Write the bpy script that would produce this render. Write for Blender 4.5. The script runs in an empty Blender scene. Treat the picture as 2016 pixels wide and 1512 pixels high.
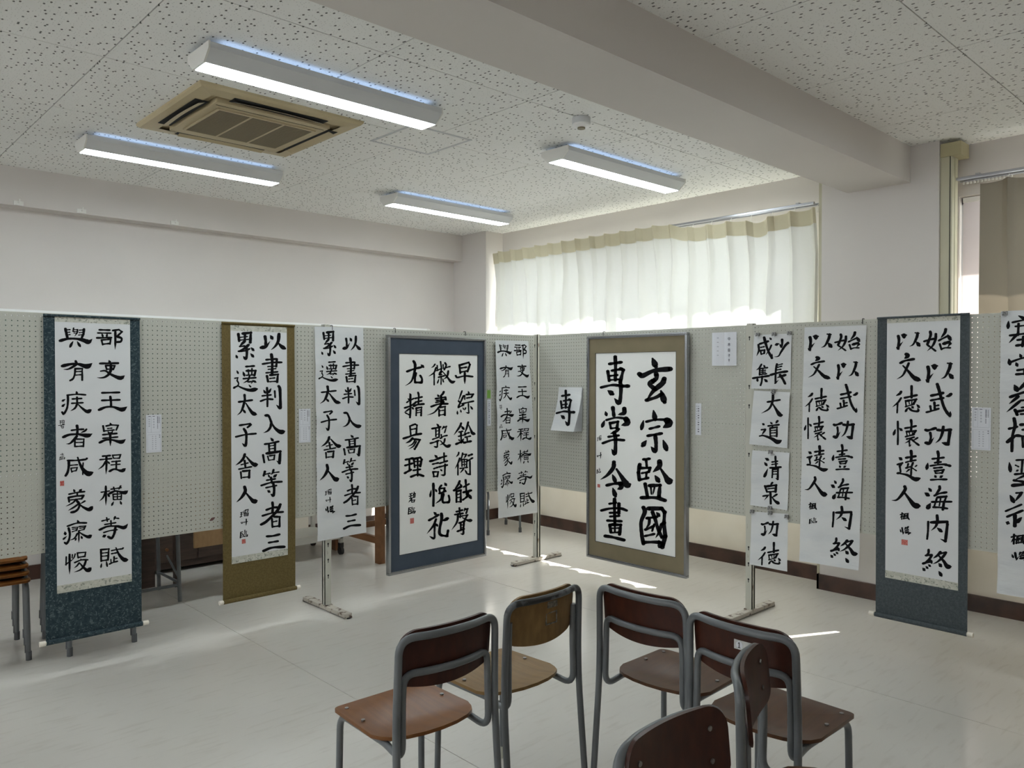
import bpy, math, random
from mathutils import Vector, Matrix
R = math.radians
C = bpy.context.scene.collection
sc = bpy.context.scene

# ------------------------------------------------------------------ camera
F_PX, CX, CY = 1550.0, 1008.0, 756.0
YAW, PITCH, EYE = 46.8, -0.813, Vector((0, 0, 1.5))
cd = bpy.data.cameras.new('camera'); cam = bpy.data.objects.new('camera', cd); C.objects.link(cam)
cd.sensor_width = 36.0; cd.lens = F_PX / 2016.0 * 36.0; cd.clip_start = 0.02
cam.location = EYE; cam.rotation_euler = (R(90 + PITCH), 0, R(YAW - 90))
sc.camera = cam
CAMROT = cam.rotation_euler.to_matrix()

# ------------------------------------------------------------------ light
world = bpy.data.worlds.new('sky'); sc.world = world; world.use_nodes = True
bgn = world.node_tree.nodes['Background']
bgn.inputs[0].default_value = (0.93, 0.97, 1.0, 1); bgn.inputs[1].default_value = 5.2
sd = bpy.data.lights.new('sun', 'SUN'); sun = bpy.data.objects.new('sun', sd); C.objects.link(sun)
sd.energy = 30.0; sd.angle = R(0.5); sd.color = (1.0, 0.95, 0.88)
SUN = Vector((-0.887, 0.461, -0.73)).normalized()
sun.rotation_euler = SUN.to_track_quat('-Z', 'Y').to_euler()
LAMP = 20.0
CURT_TR = 0.205
sc.view_settings.view_transform = 'Standard'; sc.view_settings.look = 'None'
sc.view_settings.exposure = 0.62; sc.view_settings.gamma = 1.0
sc.view_settings.use_curve_mapping = False
sc.cycles.max_bounces = 10; sc.cycles.diffuse_bounces = 5; sc.cycles.glossy_bounces = 4
sc.cycles.transmission_bounces = 6; sc.cycles.transparent_max_bounces = 12
sc.cycles.use_denoising = True
sc.cycles.sample_clamp_indirect = 8.0

# ------------------------------------------------------------------ materials
def nodes(m): return m.node_tree.nodes, m.node_tree.links
def mat(name, col, rough=0.5, metal=0.0, spec=0.5, **k):
    m = bpy.data.materials.new(name); m.use_nodes = True
    b = m.node_tree.nodes['Principled BSDF']
    b.inputs['Base Color'].default_value = (*col, 1)
    b.inputs['Roughness'].default_value = rough
    b.inputs['Metallic'].default_value = metal
    b.inputs['Specular IOR Level'].default_value = spec
    for a, v in k.items(): b.inputs[a.replace('_', ' ')].default_value = v
    return m
def noisy(m, c1, c2, scale=5, detail=4, stretch=(1, 1, 1), bump=0.0, lo=0.35, hi=0.65, bscale=None, bdist=0.002, coords='Object'):
    N, L = nodes(m); b = N['Principled BSDF']
    tc = N.new('ShaderNodeTexCoord'); mp = N.new('ShaderNodeMapping'); mp.inputs['Scale'].default_value = stretch
    nz = N.new('ShaderNodeTexNoise'); nz.inputs['Scale'].default_value = scale; nz.inputs['Detail'].default_value = detail
    cr = N.new('ShaderNodeValToRGB'); cr.color_ramp.elements[0].position = lo; cr.color_ramp.elements[1].position = hi
    cr.color_ramp.elements[0].color = (*c1, 1); cr.color_ramp.elements[1].color = (*c2, 1)
    L.new(tc.outputs[coords], mp.inputs[0]); L.new(mp.outputs[0], nz.inputs['Vector'])
    L.new(nz.outputs['Fac'], cr.inputs[0]); L.new(cr.outputs[0], b.inputs['Base Color'])
    if bump:
        bp = N.new('ShaderNodeBump'); bp.inputs['Strength'].default_value = bump; bp.inputs['Distance'].default_value = bdist
        n2 = nz
        if bscale:
            n2 = N.new('ShaderNodeTexNoise'); n2.inputs['Scale'].default_value = bscale; n2.inputs['Detail'].default_value = 3
            L.new(mp.outputs[0], n2.inputs['Vector'])
        L.new(n2.outputs['Fac'], bp.inputs['Height']); L.new(bp.outputs[0], b.inputs['Normal'])
    return m
M = {}
M['wall'] = noisy(mat('wall_paint', (.7, .65, .6), .75), (.63, .59, .56), (.655, .615, .58), 1.3, 3, bump=.15, bscale=60)
M['wall_low'] = noisy(mat('wall_paint_lower', (.74, .68, .56), .6), (.78, .71, .60), (.84, .78, .68), 3, 5)
M['beam'] = noisy(mat('beam_paint', (.66, .62, .57), .7), (.66, .62, .59), (.69, .65, .615), 1.0, 2, bump=.1, bscale=50)
M['black_edge'] = mat('black_edge', (.01, .01, .011), .5)
M['base'] = noisy(mat('brown_skirting', (.05, .028, .02), .35), (.035, .018, .013), (.085, .042, .03), 6, 5)
M['ink'] = mat('ink', (.006, .006, .007), .7, spec=.08)
M['seal'] = noisy(mat('seal_red', (.45, .07, .05), .7), (.5, .06, .045), (.62, .3, .26), 260, 2, lo=.45, hi=.6)
M['paper'] = noisy(mat('mounted_paper', (.66, .67, .67), .85), (.69, .70, .705), (.715, .72, .725), 4, 3)
M['framed'] = noisy(mat('framed_paper', (.8, .8, .78), .85), (.80, .80, .77), (.83, .825, .795), 4, 3)
M['sheet'] = noisy(mat('loose_paper', (.68, .69, .68), .85), (.64, .655, .665), (.71, .715, .71), 3, 4, (1, 1, 3), bump=.5, bscale=9, bdist=.006)
M['card'] = mat('card_white', (.70, .71, .75), .6)
M['print'] = mat('card_print', (.12, .12, .15), .7)
M['printgrey'] = mat('card_print_grey', (.45, .46, .5), .7)
M['green'] = mat('green_slip', (.2, .4, .06), .7)
def fabric(name, a, b, c, scale=70):
    m = noisy(mat(name, a, .85, spec=.2), a, b, scale, 3, bump=.25, lo=.42, hi=.6, bdist=.001)
    N, L = nodes(m); p = N['Principled BSDF']
    vo = N.new('ShaderNodeTexVoronoi'); vo.inputs['Scale'].default_value = scale * 1.3
    tc = N.new('ShaderNodeTexCoord'); nz = N.new('ShaderNodeTexNoise'); nz.inputs['Scale'].default_value = 25
    ad = N.new('ShaderNodeMixRGB'); ad.blend_type = 'ADD'; ad.inputs[0].default_value = .08
    L.new(tc.outputs['Object'], ad.inputs[1]); L.new(tc.outputs['Object'], nz.inputs['Vector']); L.new(nz.outputs['Color'], ad.inputs[2])
    L.new(ad.outputs[0], vo.inputs['Vector'])
    cr = N.new('ShaderNodeValToRGB'); cr.color_ramp.elements[0].position = .28; cr.color_ramp.elements[1].position = .36
    cr.color_ramp.elements[0].color = (1, 1, 1, 1); cr.color_ramp.elements[1].color = (0, 0, 0, 1)
    L.new(vo.outputs['Distance'], cr.inputs[0])
    mx = N.new('ShaderNodeMixRGB'); mx.inputs[2].default_value = (*c, 1)
    old = p.inputs['Base Color'].links[0].from_socket
    mul = N.new('ShaderNodeMath'); mul.operation = 'MULTIPLY'; mul.inputs[1].default_value = .55
    L.new(cr.outputs[0], mul.inputs[0]); L.new(mul.outputs[0], mx.inputs[0]); L.new(old, mx.inputs[1]); L.new(mx.outputs[0], p.inputs['Base Color'])
    return m
M['teal'] = fabric('teal_brocade', (.024, .042, .052), (.040, .062, .072), (.15, .19, .195), 55)
M['olive'] = fabric('olive_brocade', (.13, .095, .035), (.155, .115, .045), (.17, .13, .055), 90)
M['slate'] = fabric('slate_brocade', (.065, .078, .085), (.08, .094, .102), (.115, .13, .138), 80)
M['strip'] = fabric('patterned_border', (.60, .59, .52), (.50, .50, .43), (.10, .12, .09), 42)
M['roller'] = mat('roller_knob', (.80, .74, .64), .45)
M['alu'] = mat('frame_metal', (.38, .39, .41), .22, 1.0)
M['mat_blue'] = noisy(mat('mat_slate_blue', (.06, .085, .125), .8), (.045, .062, .088), (.053, .071, .10), 8, 2)
M['mat_khaki'] = noisy(mat('mat_khaki', (.24, .2, .115), .8), (.20, .165, .098), (.222, .182, .11), 8, 2)
M['peg'] = noisy(mat('pegboard', (.43, .43, .38), .55), (.45, .45, .395), (.51, .505, .445), 180, 2, bump=.25, bscale=220, bdist=.0006)
M['core'] = mat('hardboard_core', (.045, .032, .022), .9)
M['post'] = noisy(mat('post_paint', (.5, .49, .42), .5), (.16, .10, .06), (.52, .51, .44), 22, 7, (1, 1, .35), lo=.29, hi=.35)
M['foot'] = noisy(mat('foot_paint', (.45, .42, .36), .5), (.10, .06, .04), (.46, .42, .36), 30, 7, lo=.36, hi=.46)
M['slot'] = mat('slot_dark', (.01, .01, .01), .8)
M['tube'] = noisy(mat('grey_enamel', (.2, .215, .225), .32), (.115, .125, .132), (.15, .16, .168), 9, 4)
M['tube_worn'] = noisy(mat('grey_enamel_worn', (.13, .14, .145), .4), (.018, .017, .016), (.13, .14, .148), 14, 6, lo=.47, hi=.53)
def worn_top_only():      # paint rubbed off along the top bar of one chair only
    m = M['tube_worn']; N, L = nodes(m); b = N['Principled BSDF']; old = b.inputs['Base Color'].links[0].from_socket
    tc = N.new('ShaderNodeTexCoord'); sp = N.new('ShaderNodeSeparateXYZ'); mr = N.new('ShaderNodeMapRange')
    mr.inputs[1].default_value = .66; mr.inputs[2].default_value = .74; mx = N.new('ShaderNodeMixRGB'); mx.inputs[1].default_value = (.13, .14, .148, 1)
    L.new(tc.outputs['Object'], sp.inputs[0]); L.new(sp.outputs[2], mr.inputs[0]); L.new(mr.outputs[0], mx.inputs[0]); L.new(old, mx.inputs[2]); L.new(mx.outputs[0], b.inputs['Base Color'])
worn_top_only()
M['cap_grey'] = mat('rubber_foot_grey', (.10, .105, .11), .6)
M['cap'] = mat('rubber_foot', (.42, .42, .36), .6)
M['screw'] = mat('screw_metal', (.3, .29, .28), .4, 1.0)
def wood(name, a, b, rough, sc_=(6, 60, 60), s=1.0):
    m = noisy(mat(name, a, rough), a, b, 3.0 * s, 6, (14, 1.2, 6), bump=.06, lo=.3, hi=.7)
    m.node_tree.nodes['Principled BSDF'].inputs['Coat Weight'].default_value = .0
    m.node_tree.nodes['Principled BSDF'].inputs['Specular IOR Level'].default_value = .3
    return m
M['w_dark'] = wood('ply_dark', (.034, .009, .005), (.058, .016, .008), .34)
M['w_seat'] = wood('ply_seat', (.062, .024, .009), (.098, .040, .014), .34)
M['w_orange'] = wood('ply_orange', (.145, .052, .012), (.21, .08, .018), .32)
M['w_tan'] = wood('ply_tan', (.18, .105, .038), (.25, .148, .056), .45)
M['w_edge'] = mat('ply_edge', (.07, .022, .012), .5)
M['w_table'] = wood('table_brown', (.17, .075, .032), (.24, .11, .05), .4)
M['w_desk'] = wood('desk_board_tan', (.42, .26, .13), (.5, .32, .17), .5)
M['w_cab'] = noisy(mat('cabinet_dark', (.07, .045, .035), .5), (.055, .035, .028), (.09, .06, .046), 5, 5, (1, 8, 8))
M['trolley'] = mat('trolley_white', (.62, .6, .55), .4)
M['rubber'] = mat('caster_black', (.015, .015, .016), .5)
M['ac'] = noisy(mat('aircon_plastic', (.5, .41, .25), .5), (.47, .385, .225), (.53, .44, .275), 2, 3)
M['acg'] = mat('aircon_grille', (.23, .19, .115), .6)
M['lampbody'] = mat('lamp_housing', (.62, .63, .64), .4)
M['duct'] = mat('duct_beige', (.50, .47, .34), .45)
M['ductcap'] = mat('duct_cap', (.45, .40, .24), .5)
M['plastic'] = mat('white_plastic', (.75, .74, .7), .4)
M['track'] = mat('rail_metal', (.42, .42, .44), .3, .8)
M['sash'] = mat('window_sash', (.55, .56, .57), .3, .6)
M['board'] = noisy(mat('chalkboard', (.03, .07, .05), .6), (.025, .06, .045), (.04, .085, .065), 3, 4)
M['white_trim'] = mat('white_trim', (.85, .85, .84), .4)
M['outside'] = noisy(mat('outside_concrete', (.5, .49, .46), .9), (.20, .20, .18), (.27, .27, .25), 2, 5)
M['clip'] = noisy(mat('clip_patterned', (.12, .12, .12), .5), (.05, .05, .05), (.3, .29, .27), 200, 2)
M['plate'] = noisy(mat('number_plate', (.55, .55, .53), .4), (.5, .5, .48), (.62, .62, .6), 60, 3)

M['plate_old'] = noisy(mat('old_label_plate', (.2, .19, .17), .5), (.10, .09, .08), (.27, .25, .2), 90, 3)
def emis(name, col, s):
    m = bpy.data.materials.new(name); m.use_nodes = True; N, L = nodes(m)
    N.remove(N['Principled BSDF']); e = N.new('ShaderNodeEmission'); e.inputs[0].default_value = (*col, 1); e.inputs[1].default_value = s
    L.new(e.outputs[0], N['Material Output'].inputs[0]); return m
M['glow'] = emis('lamp_diffuser_light', (.86, .96, 1.0), LAMP)
M['glow2'] = emis('lamp_back_light', (.5, .68, 1.0), LAMP * .045)

def cloth(name, col, tr, trcol):
    m = bpy.data.materials.new(name); m.use_nodes = True; N, L = nodes(m); N.remove(N['Principled BSDF'])
    d = N.new('ShaderNodeBsdfDiffuse'); t = N.new('ShaderNodeBsdfTranslucent'); x = N.new('ShaderNodeMixShader')
    d.inputs[0].default_value = (*col, 1); t.inputs[0].default_value = (*trcol, 1); x.inputs[0].default_value = tr
    nz = N.new('ShaderNodeTexNoise'); nz.inputs['Scale'].default_value = 900; bp = N.new('ShaderNodeBump'); bp.inputs['Strength'].default_value = .1
    tc = N.new('ShaderNodeTexCoord'); L.new(tc.outputs['Object'], nz.inputs['Vector']); L.new(nz.outputs['Fac'], bp.inputs['Height']); L.new(bp.outputs[0], d.inputs['Normal'])
    L.new(d.outputs[0], x.inputs[1]); L.new(t.outputs[0], x.inputs[2]); L.new(x.outputs[0], N['Material Output'].inputs[0]); return m
M['curtain'] = cloth('curtain_cream_sheer', (.80, .79, .70), CURT_TR, (.43, .432, .455))
M['curtain_band'] = cloth('curtain_cream_band', (.72, .66, .48), .16, (.30, .26, .17))
M['curtain_brown'] = cloth('curtain_taupe_heavy', (.27, .235, .185), .08, (.2, .165, .12))
M['blind'] = cloth('blind_white', (.74, .70, .70), .38, (.66, .62, .63))
def glass():
    m = bpy.data.materials.new('window_glass'); m.use_nodes = True; N, L = nodes(m); N.remove(N['Principled BSDF'])
    t = N.new('ShaderNodeBsdfTransparent'); t.inputs[0].default_value = (.95, .97, .97, 1)
    g = N.new('ShaderNodeBsdfGlossy'); g.inputs['Roughness'].default_value = .02; x = N.new('ShaderNodeMixShader'); x.inputs[0].default_value = .06
    L.new(t.outputs[0], x.inputs[1]); L.new(g.outputs[0], x.inputs[2]); L.new(x.outputs[0], N['Material Output'].inputs[0]); return m
M['glass'] = glass()

def floor_mat():
    m = noisy(mat('vinyl_floor', (.5, .48, .44), .3), (.535, .505, .462), (.60, .57, .522), 1.1, 6, lo=.3, hi=.7)
    N, L = nodes(m); b = N['Principled BSDF']
    b.inputs['Coat Weight'].default_value = .35; b.inputs['Coat Roughness'].default_value = .12
    tc = N.new('ShaderNodeTexCoord'); nz = N.new('ShaderNodeTexNoise'); nz.inputs['Scale'].default_value = 2.2; nz.inputs['Detail'].default_value = 6
    mr = N.new('ShaderNodeMapRange'); mr.inputs[3].default_value = .24; mr.inputs[4].default_value = .42
    L.new(tc.outputs['Object'], nz.inputs['Vector']); L.new(nz.outputs['Fac'], mr.inputs[0]); L.new(mr.outputs[0], b.inputs['Roughness'])
    # marbled streaks and scuffs
    n2 = N.new('ShaderNodeTexNoise'); n2.inputs['Scale'].default_value = 1.2; n2.inputs['Detail'].default_value = 8; n2.inputs['Distortion'].default_value = .4
    mp = N.new('ShaderNodeMapping'); mp.inputs['Scale'].default_value = (5, 28, 1); L.new(tc.outputs['Object'], mp.inputs[0]); L.new(mp.outputs[0], n2.inputs['Vector'])
    cr = N.new('ShaderNodeValToRGB'); cr.color_ramp.elements[0].position = .30; cr.color_ramp.elements[1].position = .46
    cr.color_ramp.elements[0].color = (.80, .77, .74, 1); cr.color_ramp.elements[1].color = (1, 1, 1, 1)
    mx = N.new('ShaderNodeMixRGB'); mx.blend_type = 'MULTIPLY'; mx.inputs[0].default_value = .45
    old = b.inputs['Base Color'].links[0].from_socket
    L.new(n2.outputs['Fac'], cr.inputs[0]); L.new(old, mx.inputs[1]); L.new(cr.outputs[0], mx.inputs[2]); L.new(mx.outputs[0], b.inputs['Base Color'])
    return m
M['floor'] = floor_mat()

def ceil_mat():
    m = mat('rockwool_board', (.60, .61, .59), .85); N, L = nodes(m); b = N['Principled BSDF']
    tc = N.new('ShaderNodeTexCoord')
    col = None
    last = None; heights = []
    for scale, thr, cut, stretch in ((33, .145, .5, (1, .62, 1)), (78, .15, .55, (1, .7, 1))):
        mp = N.new('ShaderNodeMapping'); mp.inputs['Scale'].default_value = stretch
        vo = N.new('ShaderNodeTexVoronoi'); vo.voronoi_dimensions = '2D'; vo.inputs['Scale'].default_value = scale
        L.new(tc.outputs['Object'], mp.inputs[0]); L.new(mp.outputs[0], vo.inputs['Vector'])
        lt = N.new('ShaderNodeMath'); lt.operation = 'LESS_THAN'; lt.inputs[1].default_value = thr
        L.new(vo.outputs['Distance'], lt.inputs[0])
        sx = N.new('ShaderNodeSeparateColor'); L.new(vo.outputs['Color'], sx.inputs[0])
        gt = N.new('ShaderNodeMath'); gt.operation = 'GREATER_THAN'; gt.inputs[1].default_value = cut
        L.new(sx.outputs[0], gt.inputs[0])
        mu = N.new('ShaderNodeMath'); mu.operation = 'MULTIPLY'; L.new(lt.outputs[0], mu.inputs[0]); L.new(gt.outputs[0], mu.inputs[1])
        heights.append(mu)
    mxm = N.new('ShaderNodeMath'); mxm.operation = 'MAXIMUM'; L.new(heights[0].outputs[0], mxm.inputs[0]); 
    h2 = N.new('ShaderNodeMath'); h2.operation = 'MULTIPLY'; h2.inputs[1].default_value = .30; L.new(heights[1].outputs[0], h2.inputs[0]); L.new(h2.outputs[0], mxm.inputs[1])
    mx = N.new('ShaderNodeMixRGB'); mx.inputs[1].default_value = (.87, .87, .845, 1); mx.inputs[2].default_value = (.13, .13, .12, 1)
    L.new(mxm.outputs[0], mx.inputs[0]); L.new(mx.outputs[0], b.inputs['Base Color'])
    bp = N.new('ShaderNodeBump'); bp.inputs['Distance'].default_value = .002; bp.invert = True; bp.inputs['Strength'].default_value = .4
    L.new(mxm.outputs[0], bp.inputs['Height']); L.new(bp.outputs[0], b.inputs['Normal'])
    return m
M['ceil'] = ceil_mat()

# ------------------------------------------------------------------ mesh helpers
class MB:
    def __init__(s): s.v = []; s.f = []
    def add(s, v, f):
        o = len(s.v); s.v += [tuple(p) for p in v]; s.f += [tuple(i + o for i in q) for q in f]; return s
    def box(s, x0, x1, y0, y1, z0, z1, b=0.0):
        if b:
            return s.bevbox(x0, x1, y0, y1, z0, z1, b)
        return s.add([(x, y, z) for z in (z0, z1) for y in (y0, y1) for x in (x0, x1)],
                     [(0, 2, 3, 1), (4, 5, 7, 6), (0, 1, 5, 4), (2, 6, 7, 3), (0, 4, 6, 2), (1, 3, 7, 5)])
    def bevbox(s, x0, x1, y0, y1, z0, z1, b):
        import bmesh
        bm = bmesh.new(); bmesh.ops.create_cube(bm, size=1)
        for v in bm.verts:
            v.co = Vector(((x0 + x1) / 2 + v.co.x * (x1 - x0), (y0 + y1) / 2 + v.co.y * (y1 - y0), (z0 + z1) / 2 + v.co.z * (z1 - z0)))
        bmesh.ops.bevel(bm, geom=bm.edges[:], offset=b, segments=2, affect='EDGES', profile=.7)
        bm.verts.index_update()
        s.add([v.co[:] for v in bm.verts], [[v.index for v in f.verts] for f in bm.faces]); bm.free(); return s
    def prism(s, poly, axis, a, b):       # poly in the two other axes, extruded a..b along axis
        n = len(poly)
        def P(p, t): return {'x': (t, p[0], p[1]), 'y': (p[0], t, p[1]), 'z': (p[0], p[1], t)}[axis]
        s.add([P(p, a) for p in poly] + [P(p, b) for p in poly],
              [tuple(range(n))[::-1], tuple(range(n, 2 * n))] + [(i, (i + 1) % n, n + (i + 1) % n, n + i) for i in range(n)]); return s
    def tube(s, path, r, seg=10, cap=True, flat=1.0):
        path = [Vector(p) for p in path]; n = len(path); rs = r if isinstance(r, (list, tuple)) else [r] * n
        T = []
        for i in range(n):
            d = (path[min(i + 1, n - 1)] - path[max(i - 1, 0)]); T.append(d.normalized())
        up = Vector((0, 0, 1)) if abs(T[0].z) < .9 else Vector((1, 0, 0))
        a = T[0].cross(up).normalized(); V = []; Fs = []
        for i in range(n):
            a = (a - T[i] * a.dot(T[i])).normalized(); b = T[i].cross(a)
            for k in range(seg):
                t = 2 * math.pi * k / seg; V.append(path[i] + a * math.cos(t) * rs[i] + b * math.sin(t) * rs[i] * flat)
        for i in range(n - 1):
            for k in range(seg):
                k2 = (k + 1) % seg; Fs.append((i * seg + k, i * seg + k2, (i + 1) * seg + k2, (i + 1) * seg + k))
        if cap: Fs.append(tuple(range(seg))[::-1]); Fs.append(tuple((n - 1) * seg + k for k in range(seg)))
        return s.add(V, Fs)
    def cyl(s, p0, p1, r, seg=12, r1=None): return s.tube([p0, p1], [r, r if r1 is None else r1], seg)
    def grid(s, fn, nu, nv):
        V = [fn(i / nu, j / nv) for j in range(nv + 1) for i in range(nu + 1)]
        return s.add(V, [(j * (nu + 1) + i, j * (nu + 1) + i + 1, (j + 1) * (nu + 1) + i + 1, (j + 1) * (nu + 1) + i) for j in range(nv) for i in range(nu)])
    def mesh(s, name, m, smooth=False):
        me = bpy.data.meshes.new(name); me.from_pydata(s.v, [], s.f); me.materials.append(m); me.update()
        if smooth:
            for p in me.polygons: p.use_smooth = True
            try: me.set_sharp_from_angle(angle=R(40))
            except Exception: pass
        return me
    def obj(s, name, m, parent=None, smooth=False, loc=None):
        o = bpy.data.objects.new(name, s.mesh(name, m, smooth)); C.objects.link(o)
        if parent: o.parent = parent
        if loc: o.location = loc
        return o
def fillet(path, rad, n=6):
    P = [Vector(p) for p in path]; out = [P[0]]
    for i in range(1, len(P) - 1):
        a, b, c = P[i - 1], P[i], P[i + 1]; r = rad[i - 1] if isinstance(rad, (list, tuple)) else rad
        if r <= 0: out.append(b); continue
        u = (a - b).normalized(); w = (c - b).normalized(); d = min(r, (a - b).length * .49, (c - b).length * .49)
        p0, p1 = b + u * d, b + w * d
        for k in range(n + 1):
            t = k / n; out.append((1 - t) ** 2 * p0 + 2 * (1 - t) * t * b + t * t * p1)
    out.append(P[-1]); return out
def tag(o, label=None, cat=None, group=None, kind=None):
    if label: o['label'] = label
    if cat: o['category'] = cat
    if group: o['group'] = group
    if kind: o['kind'] = kind
    return o
def thing(name, label, cat, loc=(0, 0, 0), rz=0.0, group=None):
    o = bpy.data.objects.new(name, None); C.objects.link(o); o.location = loc; o.rotation_euler = (0, 0, rz)
    o.empty_display_size = .1
    return tag(o, label, cat, group)
def struct(mb, name, m, parent=None, label=None, smooth=False):
    o = mb.obj(name, m, parent, smooth)
    if not parent: o['kind'] = 'structure'
    if label: o['label'] = label
    return o
KIDS = {}
def copy_tree(o, parent=None):
    c = o.copy(); C.objects.link(c)
    if parent: c.parent = parent
    for k in [x for x in bpy.data.objects if x.parent == o]: copy_tree(k, c)
    return c

# ------------------------------------------------------------------ calibrated planes
PL_Y, PL_X = 4.41, 4.40          # faces of the left and the right row of pegboards
def ray(px, py):
    return CAMROT @ Vector(((px - CX) / F_PX, (CY - py) / F_PX, -1.0))
def uz(px, py, side, off=0.0):
    """u to the right along the board and z, for a spot `off` in front of the board face"""
    d = ray(px, py)
    if side == 'L':
        t = (PL_Y - off - EYE.y) / d.y; p = EYE + d * t; return p.x, p.z
    t = (PL_X - off - EYE.x) / d.x; p = EYE + d * t; return -p.y, p.z
def wall_loc(u, z, side, off=0.0):
    return ((u, PL_Y - off, z), 0.0) if side == 'L' else ((PL_X - off, -u, z), R(-90))
def rect(c, side, off):
    q = [uz(x, y, side, off) for x, y in c]     # TL TR BR BL
    return ((q[0][0] + q[3][0]) / 2, (q[1][0] + q[2][0]) / 2, (q[2][1] + q[3][1]) / 2, (q[0][1] + q[1][1]) / 2)

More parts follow.
